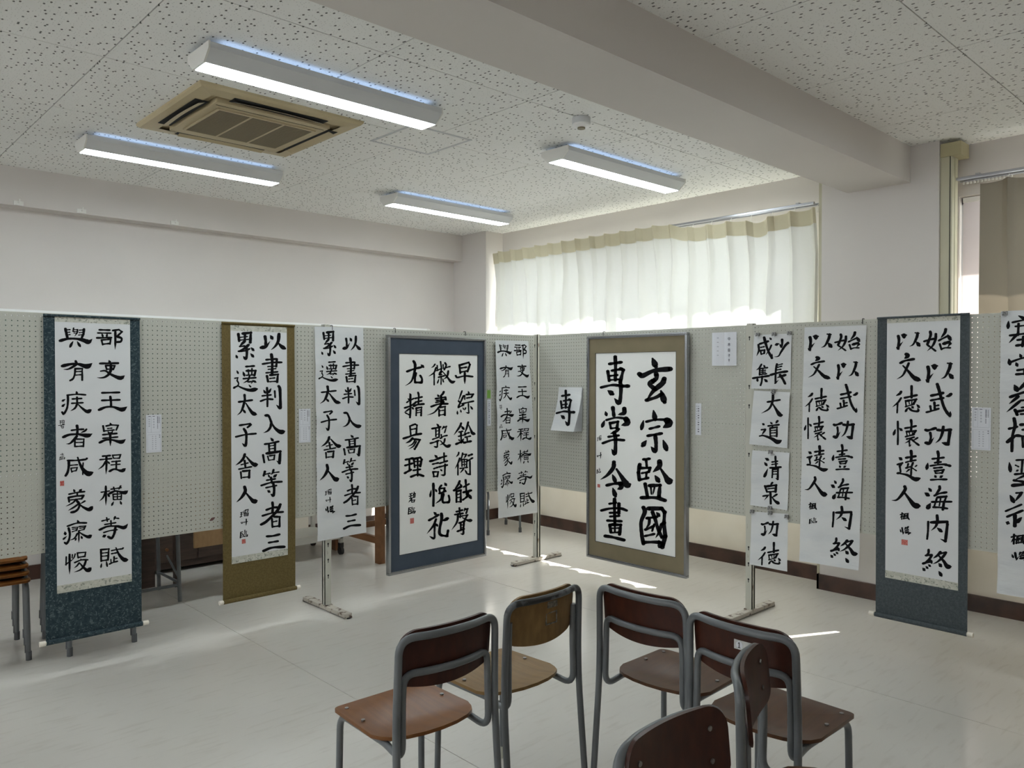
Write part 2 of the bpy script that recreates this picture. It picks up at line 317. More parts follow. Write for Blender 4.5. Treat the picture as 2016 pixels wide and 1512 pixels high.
# ------------------------------------------------------------------ brush writing
GLYPHS_RAW = r'''
@80 610 9.448
與 V50 460,355 480,450 497,520/h26 480,372 545,368/h24 490,420 540,415/h24 492,468 545,460/V26 612,340 600,400 628,408/h20 625,370 680,365/P30 685,368 680,420 630,495/h20 605,405 690,400/h18 620,435 665,432/h24 720,378 800,372/V45 805,360 795,450 765,515/h22 715,425 790,420/h22 705,470 780,462/w54 360,575 500,540 650,538 780,562 890,595 960,540/d45 600,590 570,640 545,690/d45 680,590 705,635 735,680
部 h36 1090,372 1280,378/h30 1060,430 1300,435/d36 1135,440 1155,500/d36 1235,440 1225,500/h38 1045,522 1310,518/V34 1130,560 1150,650/H34 1130,560 1300,550 1285,635/h34 1150,640 1285,625/H38 1340,385 1450,370 1510,408 1415,495/v42 1415,495 1500,530 1485,590 1410,600/m42 1385,400 1385,600 1380,740
有 w58 400,1045 560,1010 700,1010 860,1052 960,990/p46 650,955 660,1010 580,1070 500,1105 420,1108/v36 640,1095 630,1200 600,1280 545,1315/H38 640,1095 770,1095 770,1305/h26 645,1150 760,1145/h26 635,1215 755,1205
吏 d46 1265,940 1285,985/h42 1100,998 1435,992/V34 1205,1040 1225,1110/H34 1205,1035 1375,1040 1345,1110/h28 1230,1105 1350,1098/p50 1300,1030 1302,1110 1265,1195 1190,1250 1110,1265 1045,1258/n62 1110,1140 1200,1135 1300,1200 1470,1268 1560,1222
@100 750 11.63
疾 d52 580,240 595,290/h40 370,325 600,305 790,318/v50 385,330 388,450 372,600 330,700 285,755 255,715/t48 265,455 335,415/t52 265,575 330,520/h40 490,412 700,400/h40 475,512 730,498/V48 595,375 600,520/p48 600,520 550,620 445,688/n74 625,540 720,630 830,700 930,655
碧 h14 195,915 240,908/h13 200,955 245,945/v15 220,910 215,990/V14 265,905 262,1000/H14 265,900 305,905 295,990/h12 265,945 300,942/h12 265,990 295,985/h16 170,1020 310,1000/p16 240,1010 215,1060/V14 245,1040 250,1080/H14 245,1040 290,1035 285,1075/h14 250,1078 285,1072
王 h50 1170,272 1560,262/h46 1165,445 1570,432/v54 1355,360 1370,480 1370,590/w60 1095,662 1250,600 1420,595 1620,655 1745,585
者 v60 595,1025 605,1110 600,1210/h44 470,1130 600,1112 740,1105/p42 810,1105 770,1145 680,1185/w60 280,1285 420,1230 620,1220 830,1250 950,1205/p58 590,1265 510,1360 430,1430 345,1440/V42 545,1350 545,1500/H40 560,1330 750,1330 740,1500/h30 560,1410 730,1405/h38 550,1500 740,1490
宰 d48 1350,960 1370,1010/V44 1190,1030 1210,1150/H40 1260,1030 1370,1005 1535,1015 1490,1120/h30 1290,1090 1390,1078/h34 1200,1145 1440,1120/d34 1300,1150 1320,1200/d34 1410,1140 1385,1190/h42 1185,1230 1500,1200/h38 1185,1312 1520,1282/w56 1110,1410 1250,1350 1400,1350 1600,1395 1710,1330/m54 1350,1190 1355,1380 1355,1490
@100 870 11.63
臨1 p16 215,345 195,405/h13 200,350 230,335/h13 200,375 235,365/h13 215,290 290,280/v13 255,260 262,300/h12 245,320 295,315/V13 250,345 250,395/H13 250,345 310,350 300,395/h15 190,410 240,395/h13 250,395 320,370
咸 v58 408,430 405,560 380,690 335,770/h46 380,425 600,420 790,400/n96 610,355 660,500 740,640 850,725 970,690/d44 790,400 830,370/v32 735,480 725,600 725,745/h32 440,535 605,520/V32 455,600 475,690/H32 455,600 600,585 575,660/h32 475,675 575,655
蒙 d48 515,1085 540,1135/d58 700,1080 655,1130/h40 410,1195 600,1155 765,1135/v42 600,1160 600,1220/V48 400,1275 415,1370/H48 400,1270 560,1240 745,1225 700,1300/h34 430,1330 590,1310 700,1300/p38 570,1310 500,1390 335,1475/p42 610,1430 520,1495 390,1570/v54 590,1345 650,1430 620,1530 550,1590 463,1612/p34 775,1350 720,1385 660,1420/n80 640,1420 750,1500 872,1545 960,1470
程 h46 1180,325 1350,310/h38 1120,405 1380,380/m50 1265,320 1265,550 1255,740/p42 1250,440 1180,550 1075,630/d38 1290,440 1335,495/V34 1405,300 1425,370/H36 1405,305 1590,290 1560,375/h30 1425,372 1560,370/h34 1390,450 1580,435/h32 1370,525 1575,508/v42 1490,440 1490,620/w52 1335,670 1450,620 1610,660 1710,600
横 h32 1145,1150 1335,1120/m48 1250,1015 1255,1250 1250,1455/p40 1235,1160 1190,1270 1105,1355/d48 1290,1185 1330,1245/h34 1370,1080 1600,1045/v34 1430,1035 1450,1110/p38 1590,1005 1540,1100/w54 1335,1178 1480,1122 1670,1160 1765,1110/V34 1415,1200 1425,1320/H36 1415,1195 1610,1185 1600,1315/h28 1430,1255 1600,1245/v30 1515,1120 1515,1310/h30 1425,1320 1600,1310/d42 1430,1365 1385,1450/d44 1580,1350 1605,1420
@100 1000 10.8
等 h34 1080,275 1230,235/v32 1180,205 1195,280/h32 1340,210 1435,220/p40 1360,185 1330,260/h34 1140,350 1370,310/v32 1270,270 1275,370/w48 1030,462 1200,390 1400,385 1550,415 1635,330/h34 1120,520 1250,480 1400,460/v54 1365,420 1345,530 1290,635 1215,610/d58 1165,575 1110,605
賦 V42 1060,885 1065,1130/H42 1055,885 1225,870 1210,1100/h28 1070,960 1210,945/h28 1070,1025 1200,1012/h36 1065,1120 1210,1100/d36 1075,1175 1060,1260/d38 1175,1130 1195,1240/h32 1285,905 1400,880 1520,865/d32 1500,865 1540,845/h34 1285,970 1390,950/n76 1380,845 1440,980 1540,1090 1645,1100/v36 1340,1035 1335,1150/h28 1345,1080 1400,1065/v26 1270,1090 1275,1160/h34 1240,1190 1320,1155 1410,1130
瘳 d50 560,260 585,310/h40 350,385 550,320 750,315/v48 375,430 400,550 380,680 330,755 295,738/d56 295,505 305,560/t38 265,660 345,590/H28 450,415 570,405 545,480/h26 455,450 550,440/h26 450,505 550,470/H32 600,395 735,380 700,455/h26 610,430 710,415/h26 600,480 700,455/p36 560,540 500,640 400,685/m36 590,480 592,650 588,740/d32 545,635 515,685/d42 640,595 660,645/n62 600,510 680,565 790,612 870,570
慢 V34 325,1040 320,1210/m48 395,990 395,1250 395,1410/V28 310,1205 380,1150 430,1110/V28 455,990 450,1060/p28 515,975 490,1050 430,1130/V32 560,960 575,1060/H34 560,955 735,940 720,1030/h36 575,1050 720,1025/h36 505,1160 640,1105 780,1100/d32 630,1075 640,1105/p34 600,1165 550,1230 490,1275/p44 740,1125 700,1230 620,1315 490,1365/n74 620,1180 690,1260 780,1325 860,1265
@440 640 12.6
累 V66 365,225 385,395/H72 480,210 675,190 660,430/h34 400,305 590,285/h34 400,375 620,355/v60 530,230 525,400/p66 525,400 470,450 400,520/h46 400,530 520,520/p64 620,490 500,590 370,640/h50 370,650 520,640 640,590/k66 570,570 575,720 550,835 480,770/d62 680,560 745,630/d58 305,745 335,810/d64 670,710 735,785
遷 h52 555,1030 750,1015/d46 325,1130 360,1200/d58 480,1160 515,1260/H58 570,1135 790,1130 760,1250/v38 610,1110 620,1240/v38 700,1080 695,1240/h38 560,1245 750,1235/h46 490,1330 790,1305/p46 640,1270 600,1370 480,1440/d50 710,1370 795,1415/P38 600,1410 720,1400 670,1465/d38 620,1480 672,1540/H36 275,1320 350,1305 330,1380/v38 335,1380 370,1460 320,1530/t50 250,1560 340,1500/n84 340,1500 470,1565 650,1615 850,1580
以 v72 1025,285 1042,400 1040,490/t84 930,560 1050,530 1148,400/d80 1160,262 1208,340/p78 1370,225 1350,400 1280,520 1175,615/d84 1360,450 1430,530 1515,580
書 v70 1180,730 1200,900 1195,1230/h52 1055,860 1300,840/V56 1315,845 1300,1030/h52 965,965 1200,930 1430,925/h34 1090,1030 1310,1015/h34 1100,1100 1290,1080/h44 1050,1185 1330,1160/V60 1070,1265 1095,1400/H60 1150,1240 1340,1225 1320,1410/h38 1140,1325 1260,1310/h38 1140,1405 1290,1395
@440 750 12.6
太 h54 375,520 700,475/v60 515,345 525,480/p60 520,480 475,650 420,770 330,850/d50 470,700 530,785/n84 550,555 640,700 720,800 825,832
子 H52 395,1100 650,1060 670,1085 590,1150/k64 500,1190 555,1300 555,1500 530,1605 450,1540/h50 300,1385 540,1330 790,1305
判 d54 985,225 1030,300/d56 1170,190 1110,290/h46 955,370 1165,345/h50 915,500 1060,450 1205,455/v52 1070,170 1080,400 1078,630/v46 1260,250 1270,405/k72 1360,130 1390,220 1400,620 1380,665 1295,590
入 v62 1035,855 1110,870 1180,1040/p62 1175,1030 1150,1150 1080,1240 980,1285/n96 1180,1040 1270,1175 1400,1262 1520,1245
@440 860 12.6
高 d62 1160,30 1215,95/h52 1015,180 1150,160 1350,115/V48 1115,195 1125,375/V58 1265,160 1265,350/h30 1130,225 1240,210/h30 1130,300 1230,285/K70 1060,410 1395,360 1375,650 1300,590/V52 970,450 1000,630/V38 1085,480 1110,580/H44 1130,470 1255,450 1240,560/h32 1130,575 1240,560
等2 V58 1015,860 985,960/h38 1010,930 1140,900/d42 1095,930 1125,995/p52 1230,815 1200,900 1150,930/h36 1200,890 1360,870/d62 1310,930 1240,990/h46 1060,1075 1270,1040/v58 1165,1010 1190,1140/h52 930,1205 1170,1130 1430,1110/h44 1045,1260 1300,1205/k68 1225,1160 1245,1300 1225,1450 1155,1410/d62 1080,1330 1135,1365
舍 p64 520,430 490,520 410,620 290,705/n88 560,490 660,610 750,685 850,680/h36 430,690 600,645/v52 515,590 535,750/h42 375,800 530,770 685,740/V46 420,875 435,1025/H58 475,850 635,835 625,1010/h40 475,1005 640,990
人 p78 515,1240 530,1350 440,1500 315,1620/n98 550,1390 650,1510 740,1595 840,1575
@440 980 11.63
瑠 h20 385,340 430,325/h18 385,380 425,370/v20 405,335 400,420/t22 375,440 430,415/v18 470,295 455,340/H20 490,280 560,262 545,320/v18 505,290 490,330/V20 465,345 470,415/H24 465,350 560,345 550,410/h16 475,380 545,378/v16 510,350 510,410/h18 470,415 550,408
叶 V16 395,560 405,590/H15 400,560 430,555 425,585/h14 405,588 430,582/h20 450,560 540,540/m26 515,485 515,560 508,640
臨 V30 390,790 380,915/h20 395,785 430,775/H18 400,820 430,815 430,855/h18 400,860 430,850/h20 385,905 430,890/p18 485,735 475,780/h18 475,775 525,765/V16 475,800 485,825/H16 475,800 520,798 515,822/V22 460,840 455,885/H22 500,850 545,845 535,880/h22 460,888 540,878
者2 V58 1110,105 1120,200 1110,330/h52 975,275 1110,225 1230,215/h48 885,410 1110,345 1350,320/v62 1290,150 1230,280 1100,420 960,550 855,610/V46 1100,480 1110,670/H54 1150,430 1275,435 1270,655/h34 1120,550 1210,530/h42 1110,660 1280,640
三 h54 985,880 1120,870 1270,835/h50 1030,1025 1235,990/h64 910,1215 1100,1140 1380,1120
@780 690 11.86
尤 p60 405,250 440,330 430,480 390,640 330,745 210,825/h56 255,490 420,430 570,395/v50 460,530 438,650 438,730/H56 440,745 590,750/v52 595,745 600,660 560,585/d62 580,335 635,390
徽 p36 905,320 870,370 815,405/p42 930,400 880,520 755,605/v36 885,540 885,800/V32 955,350 965,450/v36 1035,260 1055,400/h36 950,470 1060,420/v32 1095,330 1100,420/p32 1060,430 1040,480 990,530/v38 1070,490 1000,560 1060,560/h42 990,625 1120,590/v32 1050,600 1045,790/d32 1000,660 960,765/d32 1080,650 1105,740/v42 1140,290 1165,350 1120,450/h36 1160,400 1255,375/p46 1215,480 1190,600 1100,680/n58 1090,500 1190,620 1290,735 1385,715
早 V48 1475,340 1495,530/H50 1510,335 1690,280 1720,330 1665,490/h42 1510,410 1640,390/h40 1510,505 1660,475/h46 1390,590 1430,630 1600,595 1780,610/m52 1600,520 1600,785
綜 p38 1535,945 1480,1100 1450,1180/v40 1455,1180 1500,1230/v42 1570,1060 1500,1210 1450,1310/h42 1450,1330 1570,1270/v32 1600,1050 1600,1140/d38 1680,950 1700,1010/H44 1640,1030 1800,1020 1750,1095/h42 1650,1110 1710,1100/h42 1540,1245 1680,1210 1800,1185/k34 1685,1240 1690,1400 1690,1460 1620,1440/p32 1620,1340 1595,1400/d42 1730,1300 1780,1370/d36 1425,1410 1430,1485/d32 1500,1380 1515,1440/d28 1550,1330 1580,1380
著 d46 965,1030 990,1075/p52 1110,965 1080,1020 1000,1080/H44 920,1125 1150,1090 1160,1150/v48 1050,1080 1050,1240/h38 940,1170 1150,1140/h38 925,1215 1100,1180/h50 820,1310 1000,1250 1200,1245/p44 1110,1200 1000,1320 880,1450 720,1510/V42 1000,1380 1000,1530/H46 1010,1330 1140,1310 1135,1510/h30 1010,1410 1110,1395/h32 1010,1510 1130,1490
精 d38 310,1000 345,1050/v48 330,1040 330,1400 320,1565/d38 270,1120 320,1165/p38 405,1120 330,1170/t36 245,1215 330,1150/h46 200,1340 340,1290 450,1220/p38 310,1360 180,1455/d44 360,1320 400,1365/h36 220,1460 320,1510/v42 510,980 525,1060 515,1260/h44 440,1120 600,1085/h42 450,1205 590,1175/h50 410,1300 500,1265 640,1250/V40 470,1340 465,1520/H44 460,1350 590,1325 580,1520/h28 490,1400 570,1385/h28 490,1455 570,1440
@780 800 11.86
銓 p48 1515,395 1480,480 1345,670/d54 1520,460 1580,535/h38 1465,600 1550,580/h36 1455,700 1620,660/v42 1510,600 1520,850/d32 1450,770 1480,800/d32 1580,750 1550,790/h54 1400,880 1550,815/p46 1680,370 1640,520 1580,660/n62 1690,430 1750,570 1780,625 1855,650/h42 1610,640 1700,615/h40 1610,720 1730,695/v36 1655,740 1660,820/h54 1580,850 1740,815
敦 d46 945,410 990,460/h50 840,520 950,500 1030,480/V36 925,540 925,700/V42 1005,500 1000,720/h26 930,580 1000,565/h26 930,660 1000,640/h38 850,770 990,720/h44 800,860 880,840 990,800/k40 960,800 960,900 950,950 870,935/p34 1110,470 1060,550/H34 1110,500 1175,465 1130,610/v32 1050,660 1060,740/h38 1030,750 1100,700 1185,680/p42 1135,760 1110,850 1010,905/n62 1030,800 1110,885 1190,935 1280,895
易 V40 320,460 340,670/H44 350,450 440,415 485,440 465,660/h36 350,540 460,520/h54 170,750 300,710 430,665 580,640/p52 380,740 320,810 220,860/K48 400,765 555,780 430,1000 400,970/p36 440,790 380,880 265,940/p36 470,820 400,930 290,1000
詩 d56 900,1140 950,1190/h56 790,1280 880,1260 1030,1200/h44 850,1350 980,1320/h42 880,1455 965,1425/V44 860,1530 880,1640/H44 860,1530 980,1530 960,1640/h38 870,1640 960,1630/v38 1115,1090 1120,1300/h42 1060,1190 1170,1160/h46 1015,1330 1190,1275/h44 1000,1415 1190,1370/k44 1140,1350 1135,1500 1125,1600 1035,1600/d40 1030,1470 1065,1505
衡 p38 1460,1075 1450,1120 1395,1185/p38 1480,1210 1440,1330 1370,1460/v38 1440,1350 1440,1600/p36 1550,1090 1530,1180 1480,1310/h34 1560,1120 1640,1120/p38 1640,1120 1580,1220/V34 1530,1240 1535,1400/H36 1530,1240 1650,1240 1640,1430/h26 1540,1300 1640,1290/h26 1540,1360 1640,1350/v26 1590,1240 1590,1400/h34 1490,1450 1660,1425/p36 1570,1460 1490,1560/d38 1600,1480 1650,1560/h50 1690,1150 1770,1120/h42 1650,1280 1780,1205/K42 1720,1270 1725,1590 1620,1570
理 h52 220,1245 390,1210/V46 305,1250 310,1500/h50 210,1380 380,1330/h58 200,1560 340,1480/V46 410,1230 430,1420/H56 400,1230 560,1195 595,1240 560,1400/h34 430,1290 580,1280/h36 430,1380 560,1370/v44 500,1220 500,1620/h46 400,1495 560,1470/h56 345,1645 500,1590 630,1625
@780 910 9.447
能 p42 1180,350 1150,420 1080,510/h46 1075,525 1200,460/d42 1190,400 1215,460/V38 1120,540 1120,740/H42 1130,540 1200,520 1200,735/h26 1140,600 1190,585/h26 1140,660 1190,650/h26 1150,735 1190,735/v38 1290,330 1300,480 1310,600/h36 1255,460 1350,405/h46 1250,560 1390,525/p40 1340,560 1310,640 1240,700/h40 1240,700 1320,640/d54 1340,590 1390,670
聲 v34 1175,850 1180,960/h36 1120,920 1230,890/h36 1090,975 1240,950/h30 1150,1020 1230,1000/p40 1150,960 1130,1110 1030,1260/v26 1190,980 1190,1030/p30 1280,860 1260,920/H34 1280,880 1330,865 1300,950/h28 1220,1000 1330,980/p32 1320,985 1280,1060 1230,1110/n50 1230,1030 1330,1080 1420,1080/h38 1170,1130 1270,1095/V34 1200,1130 1200,1270/h24 1210,1170 1260,1160/h24 1210,1220 1250,1210/h40 1140,1285 1260,1240/k38 1260,1110 1250,1240 1245,1330 1190,1330
悦 d38 650,520 630,640/v46 690,400 695,600 690,810/d36 730,500 750,545/d48 900,385 930,430/p38 840,430 780,500/V36 800,500 815,580/H36 810,490 900,480 885,545/h36 800,580 900,545/d38 880,500 925,545/p40 850,590 830,690 730,770/v42 880,590 862,700 868,745/H44 880,750 975,745/v40 980,740 990,690 975,620
礼 d48 700,930 740,970/h48 610,1080 700,1030 780,980/p42 740,1060 690,1180 570,1330/k38 715,1150 712,1300 705,1415 615,1375/d42 730,1140 770,1185/v54 840,960 845,1050 810,1220 805,1320 840,1360/h48 840,1360 950,1375/v46 945,1365 965,1270/p56 955,1045 910,1070 850,1090
碧2 h18 250,590 300,575/h18 240,635 300,620/v18 270,590 270,670/v18 335,555 330,600/V18 320,590 325,650/H20 320,590 355,580 345,650/h14 325,620 350,612/h18 250,675 345,650/p22 290,680 225,750/V18 285,710 290,745/H20 285,710 345,700 330,740/h16 290,745 330,738
臨3 V22 235,850 225,965/h18 235,855 270,845/H16 240,885 270,880 268,915/h16 240,920 270,912/h20 225,965 270,950/p16 295,835 285,870/h16 290,865 340,850/V13 290,890 290,910/H14 290,890 330,880 325,910/V18 280,925 280,945/H20 300,925 355,910 340,945/h18 275,945 340,942
@1165 690 7.56
専 v50 350,95 355,250 350,440/h46 265,200 440,175/h40 300,300 450,275/H54 430,270 470,290 430,450/V46 240,310 260,450/h36 260,380 380,365/h30 270,440 400,430/h42 140,550 300,515 400,520/k58 425,470 435,600 410,780 335,710/h56 450,530 545,530/d66 245,600 315,650
掌 d44 205,910 220,965/v54 315,850 330,970/p64 485,865 480,930 390,955/d48 190,1045 155,1135/h36 220,1035 360,1000 490,1010/p80 510,1020 535,1080 440,1115/V36 270,1075 285,1160/H44 290,1080 390,1060 375,1160/h32 290,1160 380,1150/p46 400,1170 350,1210 275,1240/h36 250,1285 400,1265/h40 165,1380 320,1330 480,1335/k56 335,1220 355,1330 345,1535 295,1465
玄 d80 905,120 955,240/h74 710,350 760,375 930,300 1170,275/v66 960,350 965,410 920,450/v66 920,450 860,500 940,575/p74 1080,420 1050,490 930,590 860,680 820,740/h56 815,740 950,700 1040,650/d84 1030,600 1085,770
宗 d68 920,895 945,1030/d52 770,1045 740,1170/h40 815,1060 950,1030 1100,1030/p100 1120,1040 1155,1090 1060,1150/h40 865,1165 1005,1130/h46 835,1270 1040,1235/k58 945,1260 958,1400 945,1500 880,1430/d66 810,1345 755,1420/d68 1065,1340 1115,1480
@1165 880 7.56
令 p58 330,225 320,310 230,420 130,485/n82 370,330 450,450 525,560 590,550/d56 310,415 355,520/h48 225,570 340,545 430,540/p70 430,545 440,600 380,630/d60 315,615 355,735
畫 v48 340,775 340,950 345,1120/h36 265,845 360,830/V50 405,845 405,990/h40 145,945 280,915 430,915 520,945/h36 270,980 410,975/h34 275,1035 410,1025/h40 235,1095 440,1105/V48 270,1160 285,1270/H50 300,1155 430,1160 415,1300/h26 300,1210 410,1205/h30 290,1275 410,1270/v32 345,1120 345,1270/h50 200,1325 300,1340 480,1385
監 h42 770,185 860,175/v38 810,195 820,300/V54 715,260 695,380 710,490/H44 720,315 870,310 850,370/h34 745,390 850,370/v36 815,380 810,460/h42 710,490 840,460/p74 1010,215 1005,290 910,375/n86 1030,330 1100,440 1145,505 1210,490/d64 945,430 1000,515/V52 795,550 830,740/H58 860,575 1015,570 1000,740/v28 880,600 890,700/p28 935,600 910,715/h56 740,755 950,755 1090,795
國 v56 770,900 790,970 735,1120 745,1300 770,1440/H64 845,915 1040,915 1085,970 1075,1130 1095,1330 1060,1460/d96 1000,1400 1050,1490/h50 760,1420 900,1415 1020,1420/h44 820,1060 970,1040/p44 860,1070 850,1150 800,1220/h44 800,1230 920,1180/v52 905,970 950,1090 990,1230 1045,1345/p50 1040,1150 1000,1270 950,1355/d52 965,975 1005,1025/v32 930,1150 900,1250/h38 795,1325 930,1295
@1735 630 12.6
以2 v70 425,400 442,500 425,690/d56 380,675 435,725/t46 445,650 490,595 545,535/p104 565,378 570,465/h40 510,372 625,375/p68 905,325 885,430 800,600 705,655/h36 845,318 940,330/d88 875,545 950,635
始 v68 1220,290 1230,370 1190,500 1150,600/h52 1150,620 1250,690 1350,765/h56 1070,530 1200,490 1320,465/p66 1360,350 1350,480 1280,640 1145,770/p72 1605,230 1580,320 1480,450/h54 1435,510 1520,465 1650,400/d84 1655,370 1725,490/V56 1460,600 1500,730/P74 1550,590 1690,545 1715,585 1650,680/h46 1500,720 1600,690 1720,690
文 p96 625,850 665,890 575,960/h66 480,1065 600,1010 810,970/p60 685,1075 640,1180 540,1370 390,1470/n100 545,1135 680,1275 820,1430 995,1500
@1735 750 11.63
武 h66 1155,335 1280,310 1420,275/h54 1145,445 1430,390/v70 1290,75 1330,200 1370,350 1430,560 1500,700 1580,800/d56 1590,700 1585,800/p72 1605,300 1560,335 1480,355/v58 1225,495 1235,650/v52 1130,575 1145,660/h46 1240,570 1320,555/h50 1045,715 1150,690 1320,635
功 h66 1025,1120 1080,1130 1250,1080/v58 1130,1185 1145,1290 1120,1400/t72 1030,1415 1120,1420 1220,1290/h66 1300,1120 1420,1130 1600,1115/p66 1430,1050 1410,1180 1350,1330 1250,1420/K76 1585,1120 1540,1450 1390,1410
德 p60 460,245 430,290 340,340/p46 460,390 390,490 260,600/v42 380,510 370,725/v60 700,120 700,380/h54 545,385 680,355 820,325/V36 560,450 580,590/H54 570,460 810,420 740,530/h36 560,590 760,530/v26 640,470 650,530/v26 710,460 700,520/d56 700,580 735,615/d50 620,610 560,700/k50 640,620 720,680 850,690 840,610/d54 820,540 880,605
懷 d56 330,1110 290,1230/v46 385,930 390,1200 385,1450/d54 420,1080 480,1130/v56 690,895 700,1000 690,1120/h52 555,1080 680,1060 800,1030/V32 580,1150 600,1250/H52 590,1160 800,1140 740,1220/h42 565,1275 760,1225/v24 650,1180 660,1230/v24 720,1160 720,1220/h42 590,1330 760,1285/p38 700,1310 630,1380 545,1425/v38 650,1380 655,1490/t32 660,1490 700,1450/p42 840,1300 740,1360/h52 720,1350 790,1410 865,1465
@1735 880 11.63
壹 v66 1305,105 1320,200 1305,360/h50 1180,270 1440,240/h48 1235,360 1375,340/d70 1075,370 1050,500/h46 1135,430 1350,400 1500,395/h64 1470,400 1585,430/h46 1215,480 1400,465/V38 1230,540 1260,600/H52 1260,545 1440,520 1400,595/h38 1250,600 1400,590/d58 1235,645 1260,690/d56 1420,655 1360,690/h48 1145,750 1330,740 1505,740
海 d62 1095,940 1150,1005/d80 1010,1050 1095,1105/t100 1080,1385 1145,1275/p64 1345,900 1345,960 1290,1040 1230,1100/h54 1230,1110 1350,1060 1500,1035/V46 1290,1150 1215,1380/H60 1300,1150 1500,1130 1440,1290 1420,1430/h50 1170,1255 1400,1250 1615,1250/h50 1200,1375 1350,1380 1520,1405/v36 1370,1170 1340,1340
遠 d68 415,240 470,285/H48 380,400 490,365 430,440/v46 430,430 450,560/t52 380,600 470,585/n80 400,600 600,640 780,735 915,710/v66 690,90 700,200 690,320/h56 575,245 790,210/h42 570,350 680,320 800,300/V44 625,385 600,480/h42 570,480 680,450/v46 735,360 700,460 690,640/p34 820,420 770,460/h34 720,480 810,540/p38 650,510 570,580
人2 p72 545,905 555,970 470,1100 360,1210 245,1220/n108 530,1030 650,1190 770,1330 915,1350
@1735 1000 8.894
内 V38 830,240 825,400 810,540/K52 880,250 1160,240 1165,290 1130,580 1040,540/p52 985,130 990,230 960,320 880,395/d54 990,350 1065,410
終 p44 835,730 830,790 780,830/h40 785,830 890,820/p42 890,830 840,900 745,970/h46 740,970 880,930/d38 870,900 890,965/d48 730,1050 765,1090/d38 785,1020 820,1055/d38 830,990 865,1020/p48 1040,770 1000,820 915,880/h40 1040,795 1140,775/p46 1140,780 1080,860 990,940 905,980/n68 1010,830 1100,930 1160,1020 1240,1025/d56 1015,970 1055,1020/d54 1015,1110 1060,1185
楓 h22 340,115 390,100/v24 370,85 365,195/p18 365,130 335,180/d18 375,130 385,150/v24 410,110 395,190/H24 410,105 475,95 470,150/k26 470,100 475,170 505,210/h18 420,130 460,122/V15 420,145 425,175/H17 420,145 455,140 450,170/h20 415,185 460,178
臨2 d24 335,370 350,420/m28 370,345 385,455/t16 385,455 420,390/p24 430,340 415,390/h22 430,350 480,325/p22 475,345 430,385/h24 430,400 480,380/h22 430,425 480,410/h26 430,435 515,435/h22 480,460 515,435
@1470 640 10.8
少 v50 755,310 758,400 740,465/p40 740,465 700,400/d54 690,395 620,420/p50 885,375 820,440 730,580 680,660 590,675/d52 860,365 895,385
咸2 h48 290,400 460,345/p46 260,420 268,540 220,660/v54 375,265 410,380 460,540 540,700/d30 545,610 545,700/p36 530,430 490,520 410,640/d42 490,270 525,305/h34 310,475 380,460/V38 300,540 320,620/H42 310,545 390,530 380,600/h34 320,620 380,600
集 p38 325,835 280,910 215,960/v38 290,920 285,1060/d38 370,850 395,890/h36 310,925 450,905/h28 320,970 410,960/h28 320,1005 410,1000/h36 300,1050 430,1035/v28 355,920 355,1040/h48 145,1130 300,1105 480,1080/v42 340,1090 330,1200 305,1280/d46 235,1130 240,1190/d52 385,1150 440,1200
長 v42 650,830 630,950 620,1230/h28 680,850 765,825/h32 660,900 750,875/h32 650,955 735,940/h52 520,1060 700,1010 865,985/t32 610,1240 690,1165/p50 830,1060 740,1090 650,1120/v54 720,1060 780,1160 820,1245
@1470 760 6.05
大 h24 250,190 400,165/p30 315,95 310,180 270,270 180,325/n40 305,200 350,270 400,340 440,345
道 d26 195,445 215,460/h22 185,520 230,515/p22 230,520 190,580/n42 165,595 210,590 300,625 370,665 425,645/d22 290,430 310,450/p26 375,415 350,445/h22 265,475 390,460/p16 320,470 300,500/V20 285,500 285,600/H24 290,500 365,490 360,600/h15 290,530 350,525/h15 290,560 350,555/h15 290,595 350,595
清 d30 226,860 260,880/d30 215,910 240,945/t34 215,1075 255,980/h22 305,905 370,895/h17 300,935 370,925/h24 280,975 410,965/v24 345,840 350,960/V20 310,990 305,1090/K26 315,990 375,985 372,1110 345,1095/h15 315,1020 360,1015/h15 315,1050 360,1048
泉 p24 310,1150 285,1180/V24 220,1190 245,1260/H30 235,1195 355,1180 345,1260/h17 255,1225 330,1215/h19 255,1260 340,1255/v26 285,1270 290,1400/P20 200,1310 260,1300 215,1360/p24 360,1290 300,1330/n34 300,1320 340,1370 395,1405
@1956 600 5.04
寒 d28 250,110 310,140/d32 150,165 145,230/h22 190,175 400,130/p32 400,140 380,190/h20 220,215 370,200/h24 165,305 400,275/v26 250,190 245,300/v24 330,185 330,290/p26 240,290 155,380/n30 300,290 400,350 450,365/h24 240,350 350,335/v30 300,320 290,410/h28 230,405 380,385
空 d28 265,490 280,520/d38 155,540 165,590/h22 170,570 290,530 420,510/d32 225,575 240,605/p26 420,510 400,560/h24 240,650 380,630/v24 310,640 310,690/h26 230,690 420,680
蒼 d48 215,800 240,850/p34 330,770 240,860/h30 170,915 300,870 400,850/p28 250,910 155,985/p28 260,960 130,1065/h22 270,950 400,940/h20 280,1020 380,1010/V32 215,1045 235,1090/H28 230,1060 400,1030 380,1090/h20 270,1085 380,1080
招 v32 205,1130 215,1200 190,1300 185,1450/h26 155,1230 235,1210/t36 140,1360 230,1295 300,1300/h30 270,1190 400,1180/v26 290,1310 295,1410/h24 290,1240 400,1230/h26 220,1300 400,1310
@1956 880 5.04
雲 d34 160,155 170,240/h20 230,130 400,120/v24 290,130 280,250/h16 220,180 250,195/d20 225,240 245,230/h24 215,270 350,260/p24 350,265 205,330/h26 205,330 300,345/h36 195,380 300,370 400,350
影 d38 170,480 205,545/p30 280,460 215,540/h20 230,455 290,450/h22 125,635 280,570/h26 140,690 290,630/v38 215,680 215,780/d38 280,700 235,745/d34 130,745 155,755
'''
